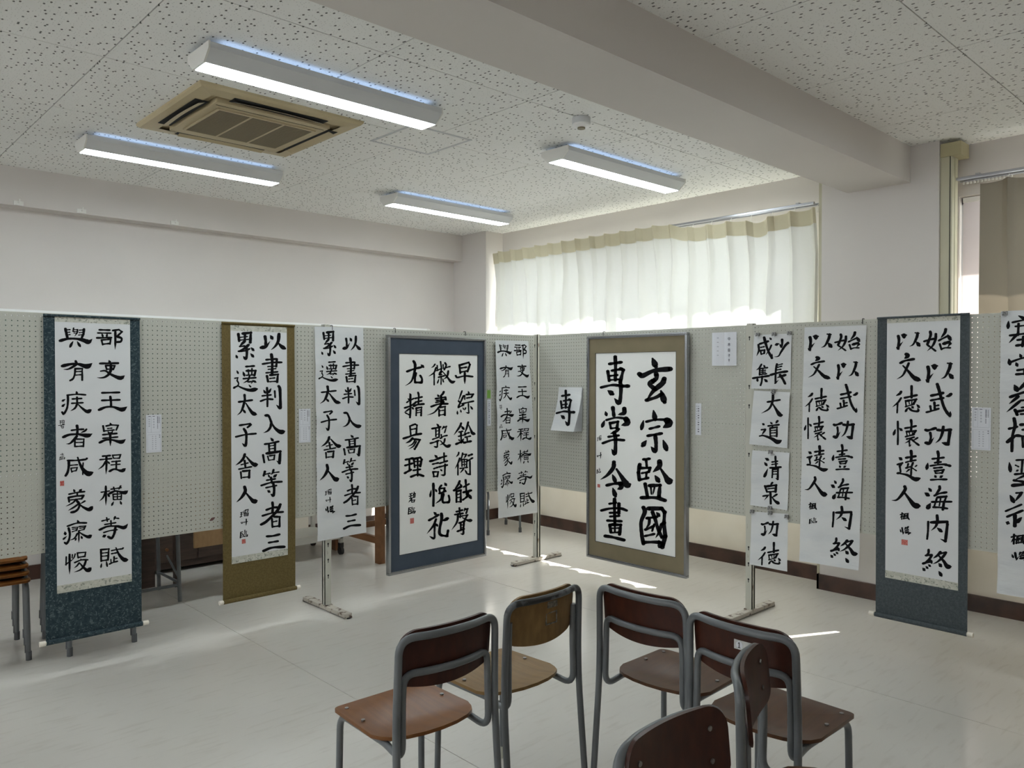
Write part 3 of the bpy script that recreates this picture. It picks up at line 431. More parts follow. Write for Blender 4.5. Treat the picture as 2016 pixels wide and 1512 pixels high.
PROF = {
 'h': [(0, .85), (.12, .9), (.45, .66), (.85, .95), (1, .85)], 'v': [(0, .9), (.08, 1.05), (.5, .82), (.9, .95), (1, .8)],
 'n': [(0, .35), (.25, .5), (.55, .78), (.8, 1.12), (.9, .9), (1, .12)], 'p': [(0, .85), (.1, 1), (.5, .85), (.8, .5), (1, .1)],
 'd': [(0, .3), (.3, .75), (.65, 1.05), (.9, .95), (1, .6)], 't': [(0, .8), (.15, 1.05), (.5, .7), (1, .08)],
 'k': [(0, .8), (.1, 1), (.45, .8), (.78, 1), (.85, .9), (1, .12)], 'm': [(0, .8), (.08, 1), (.7, .85), (1, .12)],
 'w': [(0, .8), (.06, 1.0), (.25, .7), (.5, .66), (.8, 1.45), (.87, 1.35), (1, .05)]}
def prof(t, ty):
    P = PROF[ty.lower()]
    for (a, wa), (b, wb) in zip(P, P[1:]):
        if t <= b: return wa + (wb - wa) * (t - a) / (b - a)
    return P[-1][1]
def catmull(P, n=6):
    if len(P) == 2: return [P[0].lerp(P[1], k / 8) for k in range(9)]
    Q = [P[0] * 2 - P[1]] + P + [P[-1] * 2 - P[-2]]; out = []
    for i in range(1, len(Q) - 2):
        for k in range(n):
            t = k / n
            out.append(.5 * ((2 * Q[i]) + (-Q[i - 1] + Q[i + 1]) * t + (2 * Q[i - 1] - 5 * Q[i] + 4 * Q[i + 1] - Q[i + 2]) * t * t + (-Q[i - 1] + 3 * Q[i] - 3 * Q[i + 1] + Q[i + 2]) * t ** 3))
    out.append(P[-1]); return out
def stroke_polys(ty, w, pts, rnd):
    P = [Vector(p) for p in pts]
    if ty.isupper():
        S = []
        for a, b in zip(P, P[1:]):
            S += [a.lerp(b, k / 5) for k in range(5)]
        S.append(P[-1])
    else: S = catmull(P)
    L = [0]
    for a, b in zip(S, S[1:]): L.append(L[-1] + (b - a).length)
    tot = L[-1] or 1; polys = []; lf, rt = [], []
    ws = []
    for i, p in enumerate(S):
        d = (S[min(i + 1, len(S) - 1)] - S[max(i - 1, 0)]).normalized(); n = Vector((-d.y, d.x))
        ww = w * 1.16 * prof(L[i] / tot, ty) * (1 + rnd.uniform(-.05, .05)) / 2; ws.append(ww)
        lf.append(p + n * ww); rt.append(p - n * ww)
    for i in range(len(S) - 1): polys.append([lf[i], lf[i + 1], rt[i + 1], rt[i]])
    def blob(c, r, d):     # slanted pressed tip of the brush
        a = math.atan2(d.y, d.x)
        return [c + Vector((math.cos(t) * r * 1.12, math.sin(t) * r * .95)) for t in [2 * math.pi * k / 9 + a for k in range(9)]]
    polys.append(blob(S[0], ws[0] * 1.02, Vector((1, .6))))
    if prof(1, ty) > .4: polys.append(blob(S[-1], ws[-1] * 1.05, Vector((1, .6))))
    if ty.isupper() and len(P) > 2:
        for p in P[1:-1]: polys.append(blob(p, w * .52, Vector((1, .5))))
    return polys
GL = {}
rnd = random.Random(4)
for line in GLYPHS_RAW.strip().splitlines():
    if line[0] == '@': ox, oy, gs = map(float, line[1:].split()); continue
    key, data = line.split(' ', 1); polys = []
    for st in data.split('/'):
        tok = st.split(); ty = tok[0][0]; w = float(tok[0][1:])
        pts = [tuple(map(float, t.split(','))) for t in tok[1:]]
        polys += stroke_polys(ty, w, pts, rnd)
    polys = [[(ox + p.x / gs, oy + p.y / gs) for p in q] for q in polys]
    xs = [p[0] for q in polys for p in q]; ys = [p[1] for q in polys for p in q]
    GL[key] = (polys, (min(xs), min(ys), max(xs), max(ys)))
def write(ch, parent, side, off, surf, u0, z0, box=None):
    """one brushed character lying on the paper; surf(u, z) is the relief of the paper towards the viewer"""
    polys, b = GL[ch]; mb = MB()
    for q in polys:
        pts = []
        for x, y in q:
            if box: x = box[0] + (x - b[0]) / (b[2] - b[0]) * (box[2] - box[0]); y = box[1] + (y - b[1]) / (b[3] - b[1]) * (box[3] - box[1])
            u, z = uz(x, y, side, off); pts.append((u - u0, -surf(u, z) - .0006, z - z0))
        # make every face look at the viewer (-y)
        a = sum((pts[i][0] * pts[(i + 1) % len(pts)][2] - pts[(i + 1) % len(pts)][0] * pts[i][2]) for i in range(len(pts)))
        if a < 0: pts = pts[::-1]
        mb.add(pts, [tuple(range(len(pts)))])
    return mb.obj('brush_character', M['ink'], parent)
def seal(px, parent, side, off, surf, u0, z0):
    a, b = uz(px[0], px[1], side, off), uz(px[2], px[3], side, off); d = -surf(a[0], a[1]) - .0006
    return MB().add([(a[0] - u0, d, b[1] - z0), (b[0] - u0, d, b[1] - z0), (b[0] - u0, d, a[1] - z0), (a[0] - u0, d, a[1] - z0)], [(0, 1, 2, 3)]).obj('red_seal', M['seal'], parent)
def crop(ox, oy, s, x0, y0, x1, y1): return (ox + x0 / s, oy + y0 / s, ox + x1 / s, oy + y1 / s)

# ------------------------------------------------------------------ room shell
XW, YW, ZC = 5.52, 6.54, 2.94
XB, YB = -4.2, -3.6
fl = MB().box(XB, XW + .1, YB, YW + .1, -.06, -.004); floor = struct(fl, 'floor', M['black_edge'])
xs = [XB, -3.52, -1.7, .12, 1.94, 3.76, XW + .02]
for a, b in zip(xs, xs[1:]):
    MB().box(a + .0014, b - .0014, YB, YW, -.0035, 0).obj('vinyl_sheet', M['floor'], floor)
ce = MB().box(XB, XW + .1, YB, YW + .1, ZC + .014, ZC + .06); ceiling = struct(ce, 'ceiling', M['black_edge'])
BX = [1.115 + .91 * k for k in range(-6, 6)]; YG = [1.21 + .91 * k for k in range(-6, 7)]
YL = [2.995 + .91 * k for k in range(-2, 5)]
def board_rows(x0s, y0s, ylo, yhi):
    for i in range(len(x0s) - 1):
        xa, xb = max(x0s[i], XB), min(x0s[i + 1], XW)
        if xb - xa < .02: continue
        for j in range(len(y0s) - 1):
            ya, yb = max(y0s[j], ylo), min(y0s[j + 1], yhi)
            if yb - ya < .02: continue
            g = .0026
            MB().box(xa + g, xb - g, ya + g, yb - g, ZC, ZC + .012).obj('ceiling_board', M['ceil'], ceiling)
board_rows(BX + [XW + .02], YL, 2.13, YW)
board_rows(BX + [XW + .02], YG, YB, 2.13)
struct(MB().box(XB, XW, 1.93, 2.33, 2.71, ZC + .005), 'trim_1', M['beam'], label='broad painted beam running across the ceiling to the pillar')
# walls
struct(MB().box(XB, XW + .12, YW, YW + .12, 0, ZC), 'wall_left', M['wall'])
struct(MB().box(XB, 5.29, 6.40, YW, 2.67, ZC), 'trim_2', M['wall'], label='shallow boxed beam along the top of the far left wall')
struct(MB().box(XB, XW + .12, YB - .12, YB, 0, ZC), 'wall_right', M['wall'])
wb = MB().box(XB - .12, XB, YB, YW, 0, 1.75).box(XB - .12, XB, YB, YW, 2.4, ZC).box(XB - .12, XB, YB, -1.6, 1.75, 2.4).box(XB - .12, XB, 5.6, YW, 1.75, 2.4)
struct(wb, 'wall_back', M['wall'])
w3 = MB().box(XB - .12, XB + .03, -1.6, 5.6, 1.73, 1.75)  # added unseen window band; its opening in the back wall brings in fill light
for i in range(9): w3.box(XB - .08, XB - .04, -1.6 + .9 * i - .025, -1.6 + .9 * i + .025, 1.75, 2.4)
struct(w3, 'window_3', M['sash'] if 'sash' in M else M['base'])
SILL, HEAD = .79, 2.62
W1 = (2.68, 5.95); W2 = (-3.0, 1.72)
wl = MB(); T = .16
wl.box(XW, XW + T, YB, YW, 0, SILL); wl.box(XW, XW + T, YB, YW, HEAD, ZC)
wl.box(XW, XW + T, W1[1], YW, SILL, HEAD); wl.box(XW, XW + T, W2[1], W1[0], SILL, HEAD); wl.box(XW, XW + T, YB, W2[0], SILL, HEAD)
struct(wl, 'wall_window', M['wall'])
struct(MB().box(5.50, XW, YB, YW, .105, SILL - .03), 'trim_3', M['wall_low'], label='cream painted wall strip under the windows')
struct(MB().box(5.29, XW, 1.76, 2.51, 0, ZC), 'wall_pillar', M['wall'], label='square painted pillar between the two windows')
struct(MB().box(5.29, XW, 6.02, YW, 0, ZC), 'wall_corner', M['wall'], label='square painted pillar in the far corner')
struct(MB().box(5.485, 5.50, YB, 1.755, 0, .105).box(5.485, 5.50, 2.515, 6.02, 0, .105), 'baseboard_window', M['base'])
struct(MB().box(5.275, 5.29, 1.745, 2.525, 0, .105).box(5.275, XW, 2.51, 2.525, 0, .105).box(5.275, XW, 1.745, 1.76, 0, .105), 'baseboard_pillar', M['base'])
struct(MB().box(XB, 5.29, YW - .015, YW, 0, .105).box(5.275, 5.29, 6.005, YW, 0, .105).box(5.275, XW, 6.005, 6.02, 0, .105), 'baseboard_left', M['base'])
# sills and windows
for k, (a, b) in enumerate((W1, W2), 1):
    w = MB().box(XW - .075, XW + .03, a, b, SILL - .03, SILL)
    wn = struct(w, 'window_%d' % k, M['sash'])
    fr = MB(); n = 2 if k == 1 else 3
    x0, x1 = XW + .06, XW + .10
    fr.box(x0, x1, a, b, SILL, SILL + .04).box(x0, x1, a, b, HEAD - .04, HEAD)
    for i in range(n * 2 + 1):
        y = a + (b - a) * i / (n * 2); fr.box(x0, x1, max(a, y - .02), min(b, y + .02), SILL, HEAD)
    fr.obj('window_sash', M['sash'], wn)
    for i in range(n * 2):
        y0 = a + (b - a) * i / (n * 2) + .02; y1 = a + (b - a) * (i + 1) / (n * 2) - .02
        MB().box(x0 + .018, x0 + .022, y0, y1, SILL + .04, HEAD - .04).obj('window_pane', M['glass'], wn)
# outside
struct(MB().box(XW + T, XW + 40, -30, 30, -3.2, -3.1), 'ground', M['outside'], label='pale ground outside below the windows')
struct(MB().box(XW + T, XW + .84, YB - 2, YW + 3, 2.78, 2.95), 'trim_4', M['outside'], label='concrete eave above the windows outside')

# ------------------------------------------------------------------ left wall: chalkboard, hooks
cb = thing('chalkboard', 'long chalkboard with white top rail on the far left wall, mostly hidden by pegboards', 'chalkboard', (2.3, YW, .80))
MB().box(-2.6, 2.6, -.03, -.006, 0, 1.105).obj('writing_surface', M['board'], cb)
MB().box(-2.63, 2.63, -.045, -.001, 1.105, 1.152).obj('top_rail', M['white_trim'], cb)
MB().box(-2.63, 2.63, -.09, -.001, -.035, 0).obj('chalk_tray', M['white_trim'], cb)
MB().box(2.60, 2.64, -.047, -.001, -.02, 1.150).obj('end_cap', M['plastic'], cb)
for i, (px, py) in enumerate(((36, 395), (160, 413), (343, 430))):
    d = ray(px, py); t = 6.40 / d.y; p = EYE + d * t
    h = thing('wall_hook', ['small white plastic hook on the far left beam, nearest the left edge', 'small white plastic hook in the middle of the three on the far left beam', 'small white plastic hook on the far left beam, nearest the corner'][i], 'hook', (p.x, 6.399, 2.672), 0, 'hooks on the boxed beam of the far wall')
    MB().box(-.03, .03, -.012, 0, 0, .03, .003).obj('hook_plate', M['plastic'], h)
    MB().tube(fillet([(0, -.008, .02), (0, -.035, .012), (0, -.04, .04)], .01), .005, 8).obj('hook_arm', M['plastic'], h, True)

# ------------------------------------------------------------------ ducts
du = thing('cable_duct', 'beige cable duct with a capped top at the right side of the pillar', 'duct', (5.36, 1.74, 0))
MB().box(-.055, .05, -.05, .019, 0, 2.84, .006).box(-.012, -.008, -.053, -.05, 0, 2.84).obj('duct_channel', M['duct'], du)
MB().box(-.062, .09, -.10, .019, 2.835, 2.92, .008).obj('duct_cap', M['ductcap'], du)
MB().box(-.058, -.055, -.04, -.036, 0, 2.84).obj('duct_seam', M['slot'], du)
d2 = thing('cable_duct', 'slim beige cable duct between the cream curtain and the pillar', 'duct', (5.40, 2.545, 0))
MB().box(-.05, .02, -.034, .015, 0, 2.935, .005).obj('duct_channel', M['duct'], d2)
MB().box(-.052, -.05, -.012, -.008, 0, 2.935).obj('duct_seam', M['slot'], d2)

# ------------------------------------------------------------------ curtains
def fold(y, z, ztop, per, xoff, seed, amp, zlow=.75):
    ph = y / per; s = min(1, max(0, (ztop - .10 - z) / .55)); s = s * s * (3 - 2 * s)
    d = (ph - round(ph)) * per
    ridge = .04 * math.exp(-(d / .014) ** 2) + .012 * math.exp(-((abs(d) - .02) / .008) ** 2)
    k = math.floor(ph + .5); r = random.Random(seed * 1000 + int(k)).uniform(.55, 1.25)
    w = 1 - abs(math.sin(math.pi * ph)) ** .55
    big = amp * (1.1 * w * r + .38 * math.sin(y * 8.3 + seed) + .32 * math.sin(y * 15.1 + seed * 2 + z * .8)) 
    sag = 0.0
    return (1 - s) * ridge + s * big
def lift(y): return .045 if y > 2.5 else 0
def rise(y):       # the heading stands above the rail on the far part and sags near the pillar
    if y < 2.5: return 0
    t_ = min(1, max(0, (y - 3.55) / .35)); t_ = t_ * t_ * (3 - 2 * t_)
    return .05 * t_ - .035 * math.exp(-((y - 3.02) / .10) ** 2) - .012 * (1 - t_)
def make_curtain(name, label, y0, y1, ztop, zbot, x0, per, m, band, seed, amp=.05):
    t = thing(name, label, 'curtain', (x0, (y0 + y1) / 2, zbot)); yc = (y0 + y1) / 2
    nu = int((y1 - y0) / .012)
    def fn(u, v):
        y = y0 + (y1 - y0) * u; zt = ztop + rise(y); z = zbot + (zt - zbot) * v
        dz = -.012 * math.sin(math.pi * ((y / per) % 1)) * (1 if v > .97 else .0)
        dy = .02 * math.sin(z * 3 + y * 9) * (1 - v)
        return (-fold(y, z, zt, per, 0, seed, amp) - lift(y) * max(0, 1 - (zt - z) / .3), y - yc + dy, z - zbot + dz)
    MB().grid(fn, nu, 44).obj('curtain_cloth', m, t, True)
    if band:
        def fb(u, v):
            y = y0 + (y1 - y0) * u; z = ztop + rise(y) - .105 + .107 * v
            dz = -.012 * math.sin(math.pi * ((y / per) % 1)) * (.8 if v > .5 else .6)
            return (-fold(y, z, ztop + rise(y), per, 0, seed, amp) - .004 - lift(y) * max(0, 1 - (ztop + rise(y) - z) / .3), y - yc, z - zbot + dz)
        MB().grid(fb, nu, 6).obj('header_band', band, t, True)
    k0 = math.ceil(y0 / per)
    k = k0
    while k * per < y1:
        MB().tube([(-.01, k * per - yc, ztop - zbot - .035), (-.012, k * per - yc, ztop - zbot + .012), (.0, k * per - yc, ztop - zbot + .022)], .0028, 6).obj('curtain_hook', M['plastic'], t)
        k += 1
    return t
make_curtain('curtain', 'cream pleated curtain glowing in daylight over the far window', 2.568, 5.97, 2.665, .765, 5.385, .172, M['curtain'], M['curtain_band'], 3, .055)
make_curtain('curtain', 'heavy taupe pleated curtain at the right edge over the near window', -2.98, 1.555, 2.66, .70, 5.37, .20, M['curtain_brown'], None, 5, .035)
def rail(y0, y1, label):
    t = thing('curtain_rail', label, 'curtain rail', (5.40, (y0 + y1) / 2, 2.69)); h = (y1 - y0) / 2
    for n_, x in (('front_track', -.035), ('rear_track', .035)):
        MB().box(x - .011, x + .011, -h, h, 0, .018, .003).box(x - .003, x + .003, -h + .01, h - .01, -.002, .0005).obj(n_, M['track'], t)
    n = max(2, int((y1 - y0) / 1.1))
    for i in range(n):
        y = -h + .12 + (2 * h - .24) * i / (n - 1)
        MB().box(-.05, XW - 5.40, y - .012, y + .012, .018, .026).obj('rail_bracket', M['track'], t)
    for i in range(14):
        MB().cyl((.035, h - .03 - i * .018 if y1 > 3 else h - .02 - i * .02, -.014), (.035, h - .03 - i * .018 if y1 > 3 else h - .02 - i * .02, 0), .006, 6).obj('curtain_runner', M['plastic'], t)
    return t
rail(2.60, 5.97, 'double metal curtain rail above the cream curtain')
rail(-3.0, 1.685, 'double metal curtain rail above the taupe curtain')
bl = thing('window_blind', 'translucent white blind glowing in the near window beside the pillar', 'blind', (5.56, 1.2, SILL))
MB().box(-.002, 0, .275, .505, .01, HEAD - SILL - .03).obj('blind_cloth', M['blind'], bl)
MB().box(-.012, .012, .275, .505, HEAD - SILL - .035, HEAD - SILL - .005).obj('blind_head', M['white_trim'], bl)

# ------------------------------------------------------------------ pegboard stands
def pegboard_mesh(w, h, pitch=.025, r=.0029):
    nx, nz = int(round(w / pitch)), int(round(h / pitch)); mb = MB(); V, Fc = mb.v, mb.f; k = 6
    dx, dz = w / nx, h / nz; holes = []
    cs = [(math.cos(math.pi / 4 + 2 * math.pi * i / 4), math.sin(math.pi / 4 + 2 * math.pi * i / 4)) for i in range(4)]
    ring = [(math.cos(2 * math.pi * i / 8 + math.pi / 8) * r, math.sin(2 * math.pi * i / 8 + math.pi / 8) * r) for i in range(8)]
    for y, flip in ((0.0, False), (.006, True)):
        for j in range(nz):
            for i in range(nx):
                x0, z0 = i * dx, j * dz; cx, cz = x0 + dx / 2, z0 + dz / 2; b = len(V)
                V += [(x0 + dx, y, z0 + dz), (x0, y, z0 + dz), (x0, y, z0), (x0 + dx, y, z0)]
                V += [(cx + a, y, cz + c) for a, c in ring]
                # corner q lies between ring points 2q and 2q+1
                for q in range(4):
                    f1 = (b + q, b + 4 + 2 * q, b + 4 + (2 * q + 1) % 8); f2 = (b + q, b + 4 + (2 * q + 1) % 8, b + 4 + (2 * q + 2) % 8, b + (q + 1) % 4)
                    if q == 0: pass
                    if flip: f1 = f1[::-1]; f2 = f2[::-1]
                    Fc += [f1, f2]
                if flip:
                    o = nx * nz * 12
                    for q in range(8):
                        holes.append(len(Fc)); Fc.append((b + 4 + q, b + 4 + (q + 1) % 8, b - o + 4 + (q + 1) % 8, b - o + 4 + q))
    b = len(V)
    V += [(0, 0, 0), (w, 0, 0), (w, 0, h), (0, 0, h), (0, .006, 0), (w, .006, 0), (w, .006, h), (0, .006, h)]
    Fc += [(b, b + 1, b + 5, b + 4), (b + 1, b + 2, b + 6, b + 5), (b + 2, b + 3, b + 7, b + 6), (b + 3, b, b + 4, b + 7)]
    me = mb.mesh('pegboard', M['peg']); me.materials.append(M['core'])
    for i in holes: me.polygons[i].material_index = 1
    return me
BW, BH, BZ = 1.80, 1.175, .615
peg_me = pegboard_mesh(BW, BH)
def panel(label, side, u0):
    loc, rz = wall_loc(u0, BZ, side); t = thing('pegboard_panel', label, 'pegboard', loc, rz, 'perforated display boards')
    o = bpy.data.objects.new('perforated_board', peg_me); C.objects.link(o); o.parent = t
    rim = MB()
    rim.box(-.004, BW + .004, .001, .014, -.006, 0).box(-.004, BW + .004, .001, .014, BH, BH + .005)
    rim.box(-.005, 0, .001, .014, 0, BH).box(BW, BW + .005, .001, .014, 0, BH)
    rim.obj('edge_frame', M['post'], t)
    MB().box(.01, BW - .01, .0065, .018, .55, .58).obj('rear_batten', M['post'], t)
    return t
panel('perforated grey board behind the teal and olive scrolls', 'L', .703)
panel('perforated grey board behind the slate-blue framed work', 'L', 2.577)
panel('perforated grey board behind the khaki framed work', 'R', -4.368)
panel('perforated grey board behind the slate scroll on the right', 'R', -2.518)
_u, _z = uz(418, 1022, 'L', .001)
_l, _r = wall_loc(_u, _z, 'L', .0008)
_st = MB().add([(.016 * math.cos(a) + .003 * math.sin(3 * a), 0, .008 * math.sin(a) + .3 * .016 * math.cos(a)) for a in [i * math.pi / 6 for i in range(12)]], [tuple(range(12))]).obj('paint_stain', mat('brown_stain', (.12, .05, .045), .7), [x for x in bpy.data.objects if x.name == 'pegboard_panel'][0])
_st.location = Vector(_l) - _st.parent.location
def stand(label, x, y, along):
    """upright slotted post on a flat foot; `along` is the axis of the foot"""
    t = thing('display_stand', label, 'stand', (x, y, 0), 0 if along == 'x' else R(90), 'slotted posts carrying the display boards')
    mb = MB()
    mb.box(-.02, .02, -.02, -.006, .03, 1.805).box(-.02, .02, .006, .02, .03, 1.805).box(-.008, .008, -.007, .007, .03, 1.80)
    mb.box(-.022, -.008, -.02, .02, .03, 1.80).box(.008, .022, -.02, .02, .03, 1.80)
    mb.obj('post', M['post'], t)
    f = MB(); f.box(-.26, .26, -.026, .026, .006, .03, .004); f.box(-.265, -.25, -.024, .024, 0, .012).box(.25, .265, -.024, .024, 0, .012)
    f.obj('foot_bar', M['foot'], t)
    for s in (-1, 1): MB().cyl((s * .25, 0, 0), (s * .25, 0, .008), .022, 12).obj('floor_glide', M['rubber'], t)
    sl = MB()
    for z in (.22, .32, .42, 1.0, 1.30, 1.42, 1.72):
        for s in (-1, 1):
            sl.cyl((s * .0221, 0, z), (s * .0224, 0, z), .006, 8); sl.box(s * .0223 - .0003, s * .0223 + .0003, -.0025, .0025, z - .02, z)
    sl.obj('keyhole_slots', M['slot'], t)
    MB().box(-.03, .03, -.028, .028, .03, .034).obj('weld_plate', M['foot'], t)
    return t
stand('rusty slotted post at the left edge of the picture, only its foot in view', .678, PL_Y + .022, 'y')
stand('slotted post below the crumpled sheet, in front of the wooden table', 2.548, PL_Y + .022, 'y')
stand('slotted post in the corner where both rows of boards meet', 4.432, 4.432, 'x')
stand('slotted post at the outer end of the right row, beyond the right picture edge', PL_X + .022, .690, 'x')
stand('slotted rusty post right of the khaki framed work', PL_X + .022, 2.543, 'x')

# ------------------------------------------------------------------ hanging scrolls
def flat(u, z): return 0.0
def scroll(label, side, fab, pap, mkey, chars, sealpx, knob=.03):
    off = .012
    u0, u1, z0, z1 = rect(fab, side, off); a0, a1, b0, b1 = rect(pap, side, off)
    uc = (u0 + u1) / 2; loc, rz = wall_loc(uc, z0, side, off); t = thing('hanging_scroll', label, 'scroll', loc, rz, None)
    w = (u1 - u0) / 2
    def bow(u, z): return .004 * math.sin((z - z0) / (z1 - z0) * math.pi) + .001 * math.sin((u - uc) * 14)
    def fn(u, v):
        uu = u0 + (u1 - u0) * u; zz = z0 + .012 + (z1 - z0 - .012) * v; return (uu - uc, -bow(uu, zz), zz - z0)
    mb = MB().grid(fn, 12, 30); mb.obj('brocade_mount', M[mkey], t, True)
    def pf(u, v):
        uu = a0 + (a1 - a0) * u; zz = b0 + (b1 - b0) * v; return (uu - uc, -bow(uu, zz) - .0012, zz - z0)
    pp = MB().grid(pf, 12, 30).obj('mounted_paper', M['paper'], t, True)
    for n_, zz0, zz1 in (('border_strip', b1 - .032, b1), ('border_strip', b0, b0 + .04)):
        def sf(u, v, zz0=zz0, zz1=zz1):
            uu = a0 + (a1 - a0) * u; zz = zz0 + (zz1 - zz0) * v; return (uu - uc, -bow(uu, zz) - .0019, zz - z0)
        MB().grid(sf, 12, 2).obj(n_, M['strip'], t)
    MB().cyl((-w, -.010, .012), (w, -.010, .012), .0125, 14).obj('bottom_roller', M[mkey], t, True)
    MB().cyl((-w, -.004, z1 - z0 - .004), (w, -.004, z1 - z0 - .004), .006, 10).obj('top_rod', M[mkey], t, True)
    for s in (-1, 1):
        MB().tube([(s * w, -.010, .012), (s * (w + .003), -.010, .012), (s * (w + .004), -.010, .012), (s * (w + knob), -.010, .012)], [.008, .011, .0125, .0125], 14).obj('roller_knob', M['roller'], t, True)
    surf = lambda u, z: bow(u, z) + .0012
    for c in chars: write(c if isinstance(c, str) else c[0], pp, side, off, surf, uc, z0, None if isinstance(c, str) else c[1])
    if sealpx: seal(sealpx, pp, side, off, surf, uc, z0)
    return t
scroll('teal brocade hanging scroll with eight flattened characters in each of two columns', 'L',
       [(85, 618), (273, 627), (281, 1238), (90, 1262)], [(105.9, 620.6), (254.6, 627), (260, 1141), (113.5, 1172)], 'teal',
       list('部吏王宰程横等賦與有疾者咸蒙瘳慢') + ['碧', '臨1'], crop(100, 870, 11.63, 205, 895, 300, 1000))
scroll('olive brown hanging scroll with bold two-column writing left of the crumpled sheet', 'L',
       [(434, 634), (578, 640), (583, 1157), (441, 1192)], [(452.3, 641.6), (563, 643), (567.2, 1092.6), (457.2, 1109.8)], 'olive',
       ['以', '書', '判', '入', '高', '等2', '者2', '三', '累', '遷', '太', '子', '舍', '人', '瑠', '叶', '臨'], crop(440, 980, 11.63, 415, 950, 500, 1040), .025)
scroll('slate blue-grey hanging scroll on the right-hand boards', 'R',
       [(1729.6, 625.5), (1913, 616), (1901, 1252), (1722, 1211)], [(1748.6, 625), (1893, 617.5), (1884.5, 1162), (1741.2, 1136.6)], 'slate',
       ['始', '武', '功', '壹', '海', '内', '終', '以2', '文', '德', '懷', '遠', '人2', '楓', '臨2', ('以2', crop(1735, 630, 12.6, 1100, 1045, 1815, 1560))],
       crop(1735, 1000, 8.894, 358, 545, 468, 655))

# ------------------------------------------------------------------ framed works
def framed(label, side, outer, inner, mkey, chars, sealpx):
    off = .050; offp = .034
    u0, u1, z0, z1 = rect(outer, side, off); a0, a1, b0, b1 = rect(inner, side, offp)
    uc = (u0 + u1) / 2; loc, rz = wall_loc(uc, z0, side, off); t = thing('framed_calligraphy', label, 'picture frame', loc, rz)
    w = (u1 - u0) / 2; h = z1 - z0; fw = .016
    for n_, bx in (('frame_rail', (-w, w, 0, fw)), ('frame_rail', (-w, w, h - fw, h)), ('frame_stile', (-w, -w + fw, fw, h - fw)), ('frame_stile', (w - fw, w, fw, h - fw))):
        mb = MB().box(bx[0], bx[1], 0, .036, bx[2], bx[3], .0025)
        # raised inner lip
        if n_ == 'frame_rail': mb.box(bx[0] + fw, bx[1] - fw, .006, .010, bx[3] if bx[2] == 0 else bx[2] - .004, bx[3] + .004 if bx[2] == 0 else bx[2])
        else: mb.box(bx[1] if bx[0] < 0 else bx[0] - .004, bx[1] + .004 if bx[0] < 0 else bx[0], .006, .010, bx[2], bx[3])
        mb.obj(n_, M['alu'], t, True)
    md = .0125; mt = MB(); A0, A1, B0, B1 = a0 - uc, a1 - uc, b0 - z0, b1 - z0
    for x0, x1, y0, y1 in ((-w + fw, w - fw, fw, B0), (-w + fw, w - fw, B1, h - fw), (-w + fw, A0, B0, B1), (A1, w - fw, B0, B1)):
        mt.box(x0, x1, md, md + .0025, y0, y1)
    mt.obj('mat_board', M[mkey], t)
    dp = off - offp
    pp = MB().box(A0 - .01, A1 + .01, dp, dp + .001, B0 - .01, B1 + .01).obj('artwork_paper', M['framed'], t)
    ed = MB()
    for x0, x1, y0, y1 in ((A0, A1, B0, B0 + .0025), (A0, A1, B1 - .0025, B1), (A0, A0 + .0025, B0, B1), (A1 - .0025, A1, B0, B1)):
        ed.box(x0, x1, md - .0006, dp, y0, y1)
    ed.obj('mat_bevel', M['slot'], t)
    MB().box(-w + fw, w - fw, .026, .029, fw, h - fw).obj('back_panel', M['w_cab'], t)
    for s in (-1, 1): MB().tube(fillet([(s * w * .6, .03, h - .05), (s * w * .6, .04, h - .01), (s * w * .6, .046, h + .0)], .01), .003, 8).obj('hanger', M['track'], t)
    surf = lambda u, z: (off - offp) * -1
    class K: pass
    for c in chars:
        c, bx = (c, None) if isinstance(c, str) else c
        o = write(c, pp, side, offp, lambda u, z: -dp, uc, z0, bx)
    seal(sealpx, pp, side, offp, lambda u, z: -dp, uc, z0)
    return t
framed('large framed work with slate blue mat and three columns of writing', 'L',
       [(765, 658), (959, 667), (956, 1095), (766, 1134)], [(786.7, 695.5), (942, 699), (938.8, 1064.6), (783.3, 1094)], 'mat_blue',
       ['尤', '徽', '早', '綜', '著', '精', '銓', '敦', '易', '詩', '衡', '理', '能', '聲', '悦', '礼', '碧2', '臨3'], crop(780, 910, 9.447, 258, 1045, 330, 1135))
framed('large framed work with khaki mat and eight very big characters', 'R',
       [(1155, 664), (1353, 652), (1349, 1140), (1154, 1095)], [(1173, 695), (1332, 691.6), (1330.5, 1098.8), (1172, 1064.5)], 'mat_khaki',
       ['専', '掌', '玄', '宗', '令', '畫', '監', '國', ('瑠', crop(1165, 690, 7.56, 78, 1260, 145, 1350)), ('叶', crop(1165, 880, 7.56, 75, 75, 150, 180)), ('臨', crop(1165, 880, 7.56, 72, 312, 138, 400))],
       crop(1165, 880, 7.56, 85, 550, 125, 605))

